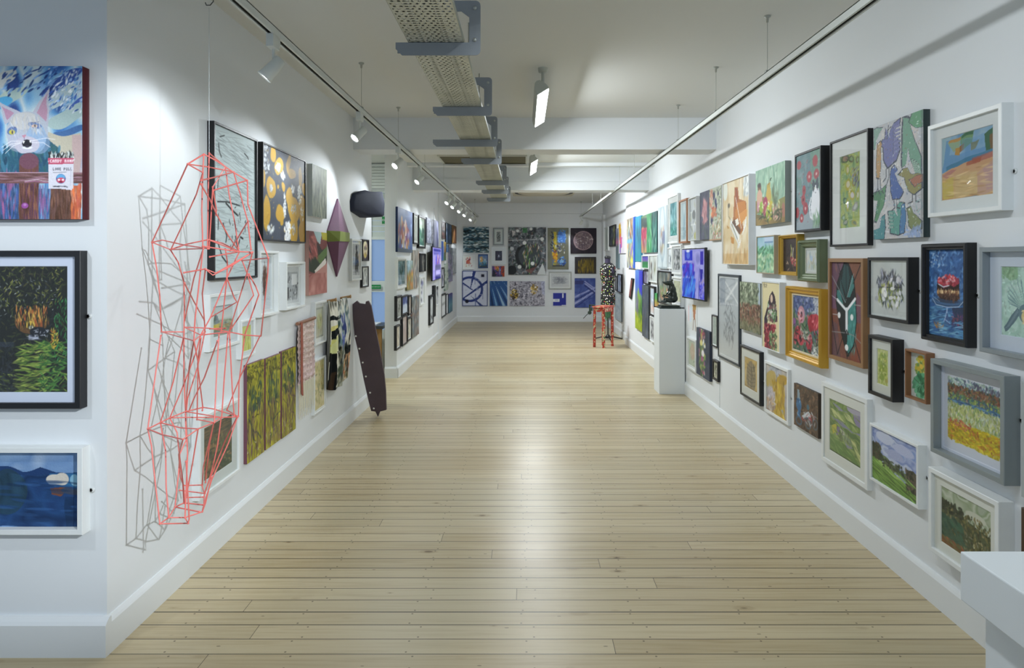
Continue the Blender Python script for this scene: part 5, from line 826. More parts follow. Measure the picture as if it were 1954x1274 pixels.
pic('R', 1579.6, 1646.6, 492.6, 703.6, 'n', 'wooden framed leaded glass picture of a long dark mask on rusty panes', 'f 7c4a3c;r 0 0 .5 .5 74506a;p 6a4a5c 0 0 .35 0 .2 .3 0 .4;p 80503c .6 0 1 0 1 .4 .75 .3;p 744c5c 1 .4 .8 .3 .8 .6 1 .62;p 8a4a34 .75 .62 1 .6 1 1 .6 1;p 6c4c50 0 .62 .2 .66 .3 1 0 1;d 120 8a5444,6a4050,925c48,5c3c38 0 0 1 1 .06 .012 60 120 .5;'
 'p 20282a .42 .01 .56 .02 .72 .16 .78 .4 .8 .6 .72 .84 .56 .97 .42 .85 .3 .7 .16 .42 .2 .22 .3 .1;p 3f8c88 .56 .5 .78 .36 .8 .6 .74 .8 .58 .95 .5 .9 .54 .7;p 3f7f7c .52 .36 .68 .12 .74 .24 .6 .36;p 2c4c4e .42 .03 .54 .04 .6 .16 .5 .36 .34 .2;p 3c7c7a .16 .3 .28 .3 .4 .44 .24 .42;p 35585a .28 .14 .34 .2 .48 .4 .46 .43 .3 .3;d 60 54a09c,2f7470 .56 .45 .78 .9 .04 .01 60 120;'
 'l 101416 .022 .42 .01 .2 .22 .16 .42 .3 .7 .52 .97 .72 .84 .8 .6 .78 .38 .72 .16 .56 .02 .42 .01;l 9aa4a8 .012 0 .14 .24 .28 .46 .42 .72 .12;l 14181a .014 .48 .03 .5 .4;l 14181a .014 .26 .12 .49 .42;l 14181a .016 .95 0 .7 .22;l 14181a .016 0 .55 .2 .98 .38 .78;l 14181a .016 .75 .8 .93 1;l 14181a .012 .2 .0 .3 .12;l 8a8a8a .014 0 .75 .5 .73 .72 .74 1 .82;l 9a9690 .014 .74 .43 1 .43;'
 'l e4e8ec .05 .2 .40 .50 .50 .76 .37;l e4e8ec .07 .50 .49 .50 .70;e .26 .56 .045 .05 e8eaec;e .66 .56 .045 .05 e8eaec;e .5 .88 .055 .05 e8eaec;l 1a1e20 .02 .5 .7 .46 .74;l 1a1e20 .02 .5 .7 .56 .74;l b8bcc0 .012 0 .36 .2 .4;l b0b4b8 .012 .05 .56 .24 .56;l 14181a .016 .5 .93 .52 1', bw=.022, mw=0, d=.035, col='96714c', rec=.012, mp=.5)
pic('R', 1655, 1733, 490.6, 618.7, 'b', 'black framed ink study of tangled stems and roots on pale paper', 'f ccd2cf;z ccd2cf,c4cac8 2 2;d 30 b8bcc8,c4c8c4 .15 .2 .8 .8 .1 .04 0 180 .6;D 130 4a5260,6a7480,8a90b0,a8acc4,3a404c .5 .38 .36 .17 .055 .012 40 140;D 150 3a444a,5c7048,8a9a40,b0b84c,6a7480,d8d8e0 .5 .62 .36 .17 .06 .014 50 130;l 3a444c .015 .18 .48 .8 .46;l 2a3238 .012 .2 .5 .3 .78;l 2a3238 .012 .8 .5 .72 .8;l 2a3238 .012 .45 .3 .42 .5;l 2a3238 .012 .66 .26 .64 .46;d 20 e4e4ea .3 .3 .8 .8 .05 .03', bw=.016, mw=.008, mc='d3d9d6', d=.05, rec=.01, mp=.5, cat='print', glass=True)
pic('R', 1756.4, 1842.5, 462.5, 664, 'b2', 'black framed painting of a berry topped cake on a glass stand against blue', 'f 2f5c98;z 2c5490,3868a8,24487c,4878b0 4 5;d 260 3a6cb0,24508c,4a80bc,2c5c9c,5c8cc4 0 0 1 .62 .05 .02 0 180;d 160 3f74a8,5090c0,2f5c90,6aa4c8 0 .62 1 1 .09 .012 -15 10;d 20 7aa4d4,a8c4e0 .0 .0 .4 .2 .03 .015;e .5 .6 .42 .075 2c4a70;e .5 .592 .40 .065 3f6490;e .5 .585 .3 .04 30405c;p 3a2620 .22 .4 .82 .4 .82 .55 .74 .58 .34 .57 .24 .53;p 2c1c1a .22 .4 .82 .38 .8 .46 .26 .46;p c8a470 .22 .475 .82 .465 .82 .5 .23 .505;d 40 e0c494,b88a58,7a4a34 .24 .47 .8 .51 .04 .015 80 100;d 40 5a3a2c,4a2c24,6a4c40 .25 .51 .8 .57 .05 .012;e .52 .38 .29 .06 4a2420;D 60 b8303c,c84850,8a2434,a03448 .52 .355 .26 .09 .045 .035;D 24 e08890,d8a8b0 .5 .34 .24 .08 .02 .012;l c8ccd8 .02 .27 .4 .4 .43 .55 .41;l a8bcd8 .014 .1 .57 .2 .64 .5 .66 .8 .64 .92 .575;l 88a4c8 .01 .12 .55 .3 .6;p 2c3c5c .62 .66 .95 .64 .9 .9 .7 .8;l 88a8d4 .03 .5 .66 .5 .74 .42 .82;l 3f5c90 .04 .5 .74 .56 .84 .44 .84 .5 .76;l a8c0e0 .012 .5 .68 .44 .8 .58 .84;d 40 8a4a60,4a3c70,3a3c60 .6 .72 .95 .86 .04 .015;e .26 .88 .1 .02 b87c3c;d 14 c88a40,a86a38 .16 .86 .4 .9 .05 .01;d 60 4a8ab8,78b4d8 .02 .8 1 1 .07 .01 -20 10', bw=.028, mw=0, d=.045, rec=.022, mp=.5)
pic('R', 1868, 2010, 468.5, 699, 'y', 'grey framed picture of a bird with a fanned tail, cut by the right edge', 'f a8ccc0;z a4ccc0,b4d4c8,98c0b0,a8c8bc 5 5;d 220 bcd8d0,98b8ac,a8c4b4,c4dcd4 0 0 1 1 .03 .012 0 180 .7;p 84b088 0 0 .38 0 .38 .18 .2 .2 0 .1;d 40 78a078,94b890 0 0 .36 .16 .04 .02;w .01 6;'+''.join('p 6f9496 .55 .62 %.2f %.2f %.2f %.2f;p 94b4b0 .55 .58 %.2f %.2f %.2f %.2f;' % (x, y, x+.04, y+.06, x+.02, y+.015, x+.035, y+.045) for x, y in ((.16, .48), (.14, .41), (.13, .34), (.14, .27), (.18, .21), (.25, .16), (.34, .14), (.44, .15)))+'p 54707c .06 .88 .1 .95 .3 .8 .46 .64 .38 .58 .2 .72;p 6a8490 .08 .9 .2 .84 .4 .64 .38 .6;e .66 .66 .26 .2 5f7c88;e .68 .69 .22 .15 d4c084 -10;d 60 e0d0a0,c8b070 .5 .6 .88 .8 .04 .012;e .6 .86 .08 .02 5a8478;p 6f8c98 .6 .4 .8 .3 1 .4 1 .6 .7 .58;d 50 8aa8b0,5a7884 .6 .4 .98 .56 .05 .012', bw=.018, mw=.055, mc='c4cedb', d=.055, rec=.03, col='8c959a', mp=.5)
pic('R', 1656, 1703, 648, 767.6, 'b', 'black framed bright lime green leaf print below the tangled stems', 'f b8c468;z c4cc7c,a8b850,ccd088,b4c060 4 4;D 90 8aa030,a0b440,74902c,c8d060 .5 .5 .38 .7 .08 .04 40 140;e .3 .2 .1 .1 98ac3c;e .7 .3 .14 .12 9cac3c;e .7 .3 .05 .05 c8b850;e .3 .5 .12 .12 90a838;e .72 .55 .12 .13 a0b044;e .4 .78 .2 .16 8ca43c;e .8 .85 .12 .1 a8a44c;l 6a8a28 .02 .45 .2 .5 .9;l 6a8a28 .02 .3 .3 .5 .6 .7 .4;d 40 6c8828,dce0a8 .1 .1 .9 .95 .03 .012;r 0 0 1 .02 ccd0a0', bw=.017, mw=.045, d=.055, mc='ccd0c8', rec=.012, mp=.5, cat='print', glass=True)
pic('R', 1726, 1766.5, 674, 771.4, 'n', 'small wooden box frame holding a yellow flowering plant, beside the lime print', 'f c8d0c8;d 20 a8b0c4,d8dcd8 0 0 1 .4 .03 .015;D 60 8a9c3c,6a9048,c8b430,a8b04c .52 .3 .3 .3 .08 .05 0 180;e .5 .12 .13 .08 d4b02c;e .7 .2 .1 .08 c8a82c;e .85 .38 .12 .08 d8a828;e .4 .36 .09 .07 c8b038;e .55 .3 .1 .08 e0c040;D 90 3f8a5c,2f7048,54a074,6ab088 .52 .72 .36 .36 .12 .06 0 180;l 2a6040 .025 .52 .45 .52 .95;l 2a6040 .02 .2 .6 .52 .7 .85 .6;l 8ac0a0 .015 .3 .8 .52 .68 .8 .85;l 8ac0a0 .015 .35 .95 .52 .7', bw=.010, mw=0, d=.04, col='8a6040', rec=.025)
pic('R', 1775, 1915.7, 717.6, 927, 'y', 'large grey framed painting of a yellow meadow under speckled trees', 'f ccd2de;d 320 8ab0a8,a8c4b8,6a88a0,b8d0bc,5a6a84 .07 .10 .93 .22 .016 .011 0 180;d 60 4a4a64,5a5a78 .5 .13 .93 .2 .02 .007 60 120;r .07 .2 .93 .4 7c6a58 .7;d 420 6a3c30,8a5240,7a6a38,4a5a48,3a4a50,9a6a4c .07 .19 .93 .33 .02 .01 0 180;d 320 5a8a5c,3a6a70,8aa850,3f5c84,a8b858 .07 .3 .93 .42 .02 .01 0 180;d 120 3f70a0,5a90b8,2f5480 .07 .37 .93 .43 .035 .007 -5 10;r .07 .42 .93 .68 b8c084;d 600 a8b468,c8ccb0,8aa860,d0d484,b8c8b8,98a858 .07 .41 .93 .68 .022 .010 40 140;r .07 .67 .93 .86 c8b41c;d 520 d4bc14,c0a818,dcc828,a89c20,c88a1c .07 .64 .93 .87 .03 .01 -30 30;d 60 c87048,b85840,d89058 .1 .6 .45 .7 .015 .01;d 40 c8862c,b87028 .07 .68 .9 .86 .02 .012;d 50 d8c838,c8b418 .2 .86 .93 .9 .03 .01;w .01 9;r -.1 0 .07 1 ccd2de;r .93 0 1.1 1 ccd2de;r 0 .89 1 1 ccd2de;w 0', bw=.020, mw=.012, mc='ccd2de', d=.06, rec=.035, col='8b9496', mp=.6, glass=True)
pic('R', 1412, 1450, 672, 775, 'b', 'black framed print of a brown fern leaf on mustard paper', 'f c4a458;z c8a860,b89848,ccb070 3 3;e .5 .62 .36 .42 8c7c5c;e .5 .4 .24 .26 84765a;d 160 6a6048,948464,54503c,a89468 .18 .2 .82 .92 .06 .014 60 120;l 4a4434 .03 .5 .1 .5 .96;'+''.join('l 4a4434 .015 .5 %.2f .2 %.2f;l 4a4434 .015 .5 %.2f .8 %.2f;' % (y, y-.07, y, y-.07) for y in (.3, .42, .54, .66, .78, .9))+'p 8a6a38 0 .92 .9 .97 .9 1 0 .95', bw=.018, mw=.065, d=.03, mc='d0d4ce', rec=.008, mp=.45, cat='print')
pic('R', 1458.7, 1503.5, 705.5, 812, 'w', 'white framed painting of a stooping yellow figure on mauve, right of the fern', 'f b4b0b0;z b8b4b8,a8a49c,c0b8b0 4 4;d 60 b8bcc8,98a0ac .15 .0 .7 .3 .08 .02;e .2 .3 .28 .14 c0a860 -20;e .74 .22 .24 .09 c4a03c -10;p b89440 .6 .12 .95 .14 .8 .32 .62 .34;p c8a83c .4 .3 .75 .32 .86 .5 .8 .75 .66 .86 .95 1 .4 1 .3 .82 .5 .6;e .6 .6 .24 .22 ccac3c;d 110 d8b844,b89430,c8a858,a8843c .3 .3 .85 .98 .06 .02 40 120;d 40 b8b0b8,c8c4c8 .05 .5 .4 .9 .06 .02;d 30 c8a888,a89080 0 .7 .4 1 .05 .02', bw=.02, mw=0, d=.022, mp=.5)
pic('R', 1515, 1561, 751, 837, 'c', 'unframed brown canvas with a blue bottle and a toppled bicycle shape', 'f 5c4a3c;z 5a4838,6c5848,4c4034 4 4;d 240 7a5c48,4a3c30,8a6a50,5c5044 0 0 1 1 .04 .014;p 8ca0ac .16 .12 .24 .12 .28 .34 .16 .36;e .22 .46 .11 .11 4a7ca8;p 3f6c98 .16 .46 .3 .46 .28 .82 .2 .84;d 16 6a9cc8,3a5c84 .14 .36 .3 .84 .04 .015;e .22 .84 .13 .08 50687c;e .22 .84 .09 .05 5c4a3c;e .6 .78 .13 .11 5a646c;e .6 .78 .09 .075 5a483a;e .88 .72 .1 .1 5a646c;e .88 .72 .07 .07 5a483a;p c8ccd0 .36 .68 .62 .5 .72 .56 .7 .64 .5 .66 .4 .76;p a8484c .62 .6 .72 .6 .76 .7 .62 .7;p a05048 .34 .7 .42 .72 .4 .78 .34 .78;l c4c8cc .03 .74 .5 .84 .6;l 4a4c50 .03 .56 .46 .62 .4;e .6 .42 .05 .05 4a7080;d 30 c8ccd0,8a9aa4,a0504c .4 .55 .9 .8 .04 .01', side='3c342c', d=.02)
pic('R', 1567, 1654.6, 762, 936, 'w', 'white framed picture of patchwork green fields with a lilac sky corner', 'f 7c9a4c;z 7c9c50,6a8a44,90a85c,648048 5 5;w .02 6;p a8a4b8 .55 0 1 0 1 .2 .85 .12 .6 .06;p 8c84a8 .76 .1 1 .08 1 .32 .84 .28 .78 .2;p c4cc8c .45 .12 .66 .14 .82 .28 .6 .26;p c8d088 0 .18 .3 .22 .5 .34 .2 .3;p 8a8ca8 .1 .06 .4 .12 .6 .1 .3 .18;p 8488a4 0 .32 .4 .34 .8 .44 .98 .4 .98 .46 .4 .42;p 5c7c44 0 .4 .5 .44 1 .48 1 .56 .3 .52 0 .5;p c4b838 .08 .52 .22 .44 .24 .58 .12 .66;p 7c6c98 .24 .46 .34 .44 .3 .58 .22 .64;p b8b4b0 .32 .46 .46 .48 .6 .62 .44 .6;p 8ca07c .4 .58 .6 .54 .8 .64 .72 .72 .46 .7;p c8cc84 .7 .56 .84 .62 1 .84 1 .96 .82 .74;p 8c88a8 .5 .7 .75 .72 .6 .78;p 6a9048 0 .66 .4 .72 .7 .8 1 1 0 1;w 0;d 120 98ac60,5a7840,a8b86c,748c50 0 .1 1 1 .08 .01 0 40 .6;d 14 5a5c50,3c443c .3 .5 .7 .7 .03 .006 60 120;r 0 .97 1 1 4c5c38', bw=.026, mw=.06, d=.028, mc='dcdfd8', rec=.008)
pic('R', 1659, 1751.4, 849.5, 972, 'w', 'white framed landscape of striped green fields beneath a cloudy blue sky', 'f 8a9ccc;z 8098d0,a8b4d8,7a8cc4,c4cce0,94a4cc 5 5;w .02 5;e .3 .12 .2 .07 c0c8e0;e .7 .2 .22 .06 b4bcdc;e .5 .35 .2 .05 a4acd0;p b8c0d4@.7 .4 .42 1 .5 1 .6 .5 .52;p 70845c .12 .42 .4 .5 .7 .58 1 .6 1 .7 .3 .62;p 8ca060 .3 .55 .6 .6 .75 .68 .4 .66;p 46503c 0 .28 .12 .32 .16 .42 .24 .44 .3 .56 .2 .6 0 .56;p 4a4c40 .3 .54 .7 .6 .72 .66 .4 .62;p 7ca048 0 .56 .3 .6 .6 .72 1 .86 1 1 0 1;p a4c468 .1 .58 .3 .6 .5 .68 .75 .76 .5 .76 .2 .66;p 545044 .78 .62 .82 .5 .9 .46 1 .48 1 .86 .85 .82;w 0;d 80 3f4834,54583f,5c5040 0 .3 .2 .56 .03 .015;d 120 4a4c3c,6a5c50,3c4034 .76 .5 1 .84 .03 .015;d 60 3c4434,5c6448 .25 .5 .75 .66 .03 .012;l 4c5c34 .008 0 .68 .5 .82 1 .95;l 34442c .01 0 .72 .55 .86 1 .97;l 4c6434 .012 0 .8 .5 .9 .9 1;l 4c6434 .010 0 .87 .4 .94 .6 1;l 5c8040 .015 0 .62 .6 .8 1 .9;d 60 88b054,6c9440 0 .62 .9 1 .08 .008 10 24', bw=.013, mw=0, d=.04, rec=.008, mp=.5)
pic('R', 1771, 1905, 958, 1144, 'w', 'large white framed painting of a dark wooded hill, lowest beside the near plinth', 'f a8b48c;z a8b49c,8ca078,c4ccb8,94a480,b8c0a8 4 4;e .7 .24 .2 .06 c8ccb8;w .02 5;p 54603c 0 .2 .12 .24 .25 .27 .4 .25 .5 .36 .7 .4 .85 .44 1 .4 1 1 0 1;z 4c5838,5c6444,3f4c34,6a6438 6 6 .8 0 .42 1 1;p 3f6048 0 .45 .25 .5 .45 .7 .6 .98 0 .9;w 0;d 300 5c5c34,7c7440,3f4828,8a7c4c,4c4c38,94885c .1 .26 1 1 .025 .014 30 140;d 80 44644c,386048,2f5444 0 .5 .45 .92 .07 .025 20 50;d 60 3c4434,303828 0 .22 .45 .4 .03 .02;p 8a5c34 0 .85 .25 .9 .5 1.0 0 1.0;d 60 9c5c38,7c5c30,6a7040 0 .87 .5 1 .06 .015 10 30;d 40 88886c,c4bc8c .5 .6 1 1 .02 .012', bw=.020, mw=.042, mc='dde0d8', d=.06, rec=.015, mp=.3)
pic('R', 1948, 2080, 759.6, 1010, 'w', 'pale grey frame at the very right edge, above a dark one', 'f c8ccd0', bw=.03, mw=.06, d=.04, col='aab2b4', cat='print')
pic('R', 1948, 2080, 1033, 1167, 'n', 'dark brown framed picture at the very right edge behind the near plinth', 'f 6a5a44', bw=.03, mw=0, d=.04, col='4a3626')
pic('R', 1313, 1330, 583, 633, 'c', 'unframed pale sheet with a thin orange crowned figure under the screen', 'f d8dcdc;r 0 .1 .15 .7 e0c8cc;r .2 .1 .4 .7 d0dcec;p b89048 .5 .0 .9 .0 .85 .2 .55 .2;p b87850 .55 .2 .82 .2 .8 .55 .62 .6;l 8a6a58 .05 .62 .6 .55 1;l 8a6a58 .05 .78 .55 .86 1', d=.004, cat='print')
pic('R', 1310, 1327, 649, 711, 'w', 'small white framed pale green figure study low behind the plinth', 'f b8c4a8;e .5 .4 .3 .3 c4a888;d 20 a8b898,c8b8a0 0 0 1 1 .1 .04', bw=.02, mw=.02)
pic('R', 1329, 1354, 633.5, 728, 'c', 'navy canvas with a slender bunch of flowers, low by the panel joint', 'f 3a4254;z 383f50,434b5e,343b4a 3 4;D 70 c8b060,c88a98,e0e0d8,8a5a7c,7a9a4c,b84c60 .45 .45 .22 .6 .06 .035;D 30 5a7a4c,7c9450,486840 .4 .62 .16 .35 .07 .03;e .38 .3 .1 .06 d8d080;e .5 .5 .1 .07 e0dce0;e .45 .62 .08 .06 a85a80', side='2c3240')
pic('R', 1357.5, 1368, 602.7, 664, 'b', 'small dark framed grey landscape tucked left of the tall twig sketch', 'f a0aca4;d 16 8a9890,b8c0b8,78887c 0 0 1 1 .12 .05', bw=.012, mw=.01, d=.02, cat='print')
pic('R', 1359.4, 1369.5, 689.5, 729, 'b', 'tiny thick black framed portrait sketch below the small grey landscape', 'f b8b8a0;e .5 .45 .28 .35 6a6c5c;d 8 3a3c38,d8d8c8 .2 .2 .8 .8 .08 .05', bw=.022, mw=.0, d=.025)
pic('R', 1273.3, 1281, 472, 513, 'w', 'slim white framed drawing above the bear, left of the dark strip print', 'f c0c8cc;e .7 .55 .25 .2 5a646c;d 12 8a949c,d8dcdc 0 0 1 1 .15 .04', bw=.012, mw=.0, cat='print')
pic('R', 1281.4, 1299, 466, 524, 'w', 'white framed dark vertical photo strip just left of the glowing screen', 'f 4a5054;d 70 c8ccd0,3a4044,6a7074,e0e4e4 0 0 1 1 .15 .05;r .8 0 1 1 b8c0c0', bw=.02, mw=.03, mc='d4d8da', cat='print')
pic('R', 1254.3, 1280.8, 518, 585, 'b', 'black framed grey forest print right behind the bear', 'f 7c8884;z 8a9490,6c7874,5c6864 4 5;r .55 0 1 .35 3c4650;d 120 5a6664,98a29c,48524e,8a7a60,a8b0a8 0 0 1 1 .08 .02 60 120;d 30 6a8a50,a87858 .2 .5 .7 .9 .05 .03', bw=.016, mw=0, d=.03)
pic('R', 1281.6, 1299.5, 529, 586, 'w', 'white framed pale yellow print between the bear and the screen', 'f c8d0b0;d 20 b0bc98,d8d8b0 0 0 1 1 .12 .04', bw=.02, mw=.03, cat='print')
pic('R', 1224, 1236.8, 487, 513, 'w', 'small white framed picture, blue above and green below', 'g 0 3a48b0 .3 6a50b0 .45 6a7090 .5 2f7a48 1 3a8a50', bw=.012, mw=.0)
pic('R', 1212.2, 1222.5, 500, 514, 'c', 'blank looking white square panel beneath the turquoise canvas', 'f dfe4e2;d 6 ccd4dc,e8e8e0 .2 .2 .8 .8 .2 .1')
pic('R', 1237.6, 1253.2, 486.5, 540, 'w', 'white framed pair of thin dark figures with a black left edge', 'f c4ccc8;r 0 0 .07 1 22262a;d 14 5a5c60,3a3c44,8a6a5c .18 .3 .38 .95 .07 .03 70 110;d 10 7a8048,8a8a80 .55 .2 .75 .7 .07 .03 70 110;l 8a9090 .04 .48 0 .48 1', bw=.012, mw=.0, cat='print')
pic('R', 1226.5, 1237, 515.5, 543, 'b', 'small black framed violet striped picture under the blue and green one', 'h 0 5a4a8c .3 6a6478 .6 8a8c9c .8 c8ccd4 1 3a3c44;d 12 4a4060,8a80a8 0 0 1 1 .06 .05 80 100', bw=.014, mw=0)
pic('R', 1212, 1224.6, 516.5, 633, 'c', 'long upright landscape with violet blue sky over lime green grass', 'g 0 5a8ad8 .2 4a70d0 .35 5a78c0 .5 6a8a70 .7 7a9a48 .72 a8bc2c 1 98b028;r .6 0 1 .4 3a40d0;p 8ab03c .2 .5 .5 .28 .8 .5 .7 .8 .3 .7;d 40 6a6490,8a84a8,5a5c78 .15 .42 .55 .72 .1 .02 70 110;d 50 4a8a3c,7aa848,2f6a38 .5 .4 1 .8 .1 .02 60 120;d 30 b8cc30,98ac24 0 .74 1 1 .12 .02')
pic('R', 1225.4, 1237.5, 545.5, 647.6, 'c', 'long upright slate blue canvas, darkest in the low right row', 'z 3f4c60,54606c,4a5468,606c6c 3 7;d 60 34405a,6a7484,5c6448 0 0 1 1 .12 .02 70 110', side='23282f')
pic('R', 1239, 1248, 547, 604.4, 'b', 'upright black framed white and blush print left of the bear', 'f c4ccd8;g 0 b8c4d0 .5 a8b8d0 .75 d0b0a4 1 c8ccd0;d 10 98a4b4,e0e4e8 0 0 1 1 .15 .04', bw=.02, mw=.01, cat='print')
pic('R', 1249.2, 1253.5, 560, 585, 'c', 'tiny green and orange canvas squeezed beside the plinth top', 'g 0 3a9a58 .4 5aa858 .6 a8a048 1 c89060')
pic('R', 1239.6, 1247.6, 606, 654.6, 'w', 'white framed black smudged print half hidden by the plinth', 'f ccd0d4;d 24 3a3c44,6a6c74,5a5c60 .2 .2 .85 .85 .14 .05', bw=.015, mw=.0, cat='print')
# ================================================================ plinths
PL = mat('plinth_white', 'dfe5e8', .5, 0, .04, 20, .01, 4)
r = empty('display_plinth', (1.35, .97, 0), 'white plinth with an overhanging top in the near right corner', 'plinth')
MB().box(.895, .55, .80, 1.75, 1.345, .9).build('top_block', PL, r, bevel=.003)
MB().box(.925, .6, 0, 1.72, 1.315, .80).build('column', PL, r, bevel=.003)
Yp = 7.24
o = MB().box(1.494, Yp, 0, 1.778, Yp+.29, .94).build('display_plinth', PL, loc=(1.636, Yp+.145, 0), bevel=.003)
tag(o, 'tall narrow white plinth carrying the dark bear sculpture', 'plinth')

# ================================================================ bear
def blob(parts, name, m, loc, voxel=.006, parent=None):
    import bmesh
    bm = bmesh.new()
    for c, rad, rot in parts:
        M = Matrix.Translation(Vector(c)) @ Matrix.Rotation(math.radians(rot), 4, 'Y') @ Matrix.Diagonal((*rad, 1))
        bmesh.ops.create_icosphere(bm, subdivisions=3, radius=1, matrix=M)
    me = bpy.data.meshes.new(name); bm.to_mesh(me); bm.free()
    me.materials.append(m)
    o = bpy.data.objects.new(name, me); C.objects.link(o)
    if parent: o.parent = parent
    else: o.location = loc
    rm = o.modifiers.new('remesh', 'REMESH'); rm.mode = 'VOXEL'; rm.voxel_size = voxel; rm.use_smooth_shade = True
    sm = o.modifiers.new('smooth', 'SMOOTH'); sm.iterations = 4; sm.factor = .5
    return o
BR = mat('bronze_dark', '2c3632', .32, .35, .3, 45, .25, 12)
yb = Yp+.145; cx0 = 1.636
r = empty('bear_sculpture', (cx0, yb, .94), 'dark bronze figure of a seated bear looking left on the white plinth', 'sculpture')
MB().prism([(cx0-.125, yb-.1, .94), (cx0+.112, yb-.1, .94), (cx0+.112, yb+.1, .94), (cx0-.125, yb+.1, .94)], (0, 0, .018)).prism([(cx0-.108, yb-.09, .958), (cx0+.1, yb-.09, .958), (cx0+.1, yb+.09, .958), (cx0-.108, yb+.09, .958)], (0, 0, .018)).build('base', BR, r, bevel=.004)
S = 1/12.74/169.4   # zoomed picture px -> m
def bp(px, py): return ((px-505)*S, (860-py)*S)
def E(px, py, rx, rz, ry, rot=0, dy=0):
    x, z = bp(px, py); return ((x, dy, z), (rx*S, ry, rz*S), rot)
parts = [E(600, 640, 118, 105, .062), E(600, 560, 95, 130, .058, 8), E(590, 450, 82, 120, .05, 10), E(565, 350, 70, 90, .042, 8), E(530, 260, 72, 62, .037, 0), E(470, 262, 66, 52, .032, 4), E(418, 262, 50, 38, .026, 4), E(380, 255, 28, 27, .019), E(452, 296, 58, 30, .024, 8)]
for dy in (-.028, .028):
    parts += [E(568, 192, 24, 30, .009, 0, dy), E(470, 680, 95, 48, .028, 22, dy*1.6), E(380, 715, 62, 26, .024, 0, dy*1.6), E(540, 400, 34, 85, .02, 22, dy*1.75), E(500, 500, 26, 80, .017, 38, dy*1.7), E(420, 575, 68, 20, .015, 20, dy*1.3), E(362, 600, 24, 18, .014, 0, dy)]
b = blob(parts, 'bear_body', BR, None, .0042, r); b.location = (0, 0, .008)
MB().lathe([(.0001, -.008), (.006, -.005), (.008, 0), (.006, .005), (.0001, .008)], Vector((cx0, yb, .948))+Vector((bp(355, 240)[0], 0, bp(355, 240)[1])), 12, cap=False).build('nose', mat('nose_black', '0d0f0f', .25), r)

# ================================================================ wall screens
def screen(wall, xs, ys, zc, thick, label, code, px, flip=False):
    """xs: (X far, X near), ys: (Y far, Y near)"""
    a = Vector((xs[0], ys[0], 0)); b_ = Vector((xs[1], ys[1], 0)); w = (a-b_).length; z0, z1 = zc
    right = xs[0] > 0
    c = (a+b_)/2; d = (b_-a).normalized() if right else (a-b_).normalized()
    rz = math.atan2(d.y, d.x)
    r = empty('wall_screen', (c.x, c.y, z0), label, 'screen', 'wall screens', rz)
    h = z1-z0
    MB().box(-w/2, 0, 0, w/2, .028, h).box(-w*.36, .028, h*.1, w*.36, thick, h*.8).build('casing', mat('screen_black', '1b1d20', .35), r, bevel=.004)
    MB().box(-.1, thick, h*.35, .1, thick+.06, h*.65).build('wall_bracket', mat('bracket_dark', '2a2b2d', .5, .5), r)
    o = art_mesh('display_panel', w-.03, h-.03, code, px, art_mat('screen_panel', .1, 0, .75), .004, -.003, gain=1.0); o.parent = r; o.location = (0, 0, .015)
screen('R', (1.685, 6.95), (6.98, 6.30), (1.5-.415, 1.585), .05, 'flat screen showing blue pictures on the right wall behind the bear', 'x', (10, 10)) if 0 else None
SC = 'f 9a9ae0;z 8f90dc,a9aaea,8488cc 3 4;r .14 .02 .5 .23 2233c8;e .3 .12 .08 .06 5a78e0;e .29 .035 .09 .02 e8f0ff;r .06 .31 .56 .53 2a22b8;d 60 3a5af0,4a1fb0,2a38d0,5a30c0 .08 .33 .54 .52 .06 .03;r .38 .3 .5 .6 4aa0ff .6;r .05 .6 .62 .99 2a4ad0;d 90 2a50e0,3a80f0,4aa0ff,2030b0 .07 .62 .6 .97 .1 .02 100 140;r .84 .05 .97 .31 3a30b0;p 2a22a0 .84 .4 .95 .4 .93 .6 .84 .65;d 50 3a38c0,8a88e0,b0a0d0,5a60e0 .82 .62 1 .98 .04 .02;l 1a2a90 .02 .78 .98 .79 .6 .82 .4'
screen('R', (1.682, 1.735), (6.98, 6.29), (1.085, 1.607), .052, 'flat screen glowing with blue pictures on the right wall, behind the bear', SC, (60, 120))
screen('L', (-1.56, -1.50), (12.3, 10.75), (1.125, 1.70), .05, 'dark backed flat screen glowing violet on the far left wall', 'f a8a0f0;r .1 .05 .95 .12 2a28a0;r .1 .16 .95 .22 3a38c0;r .3 .26 .8 .55 5a50e8;d 40 d06070,4a40f0,3a60e0,ffffff .5 .3 .9 .5 .05 .03;r .3 .62 .9 .97 c8c0ff;l 2a2080 .06 .3 .62 .9 .62 .9 .95 .3 .95 .3 .62', (40, 80))

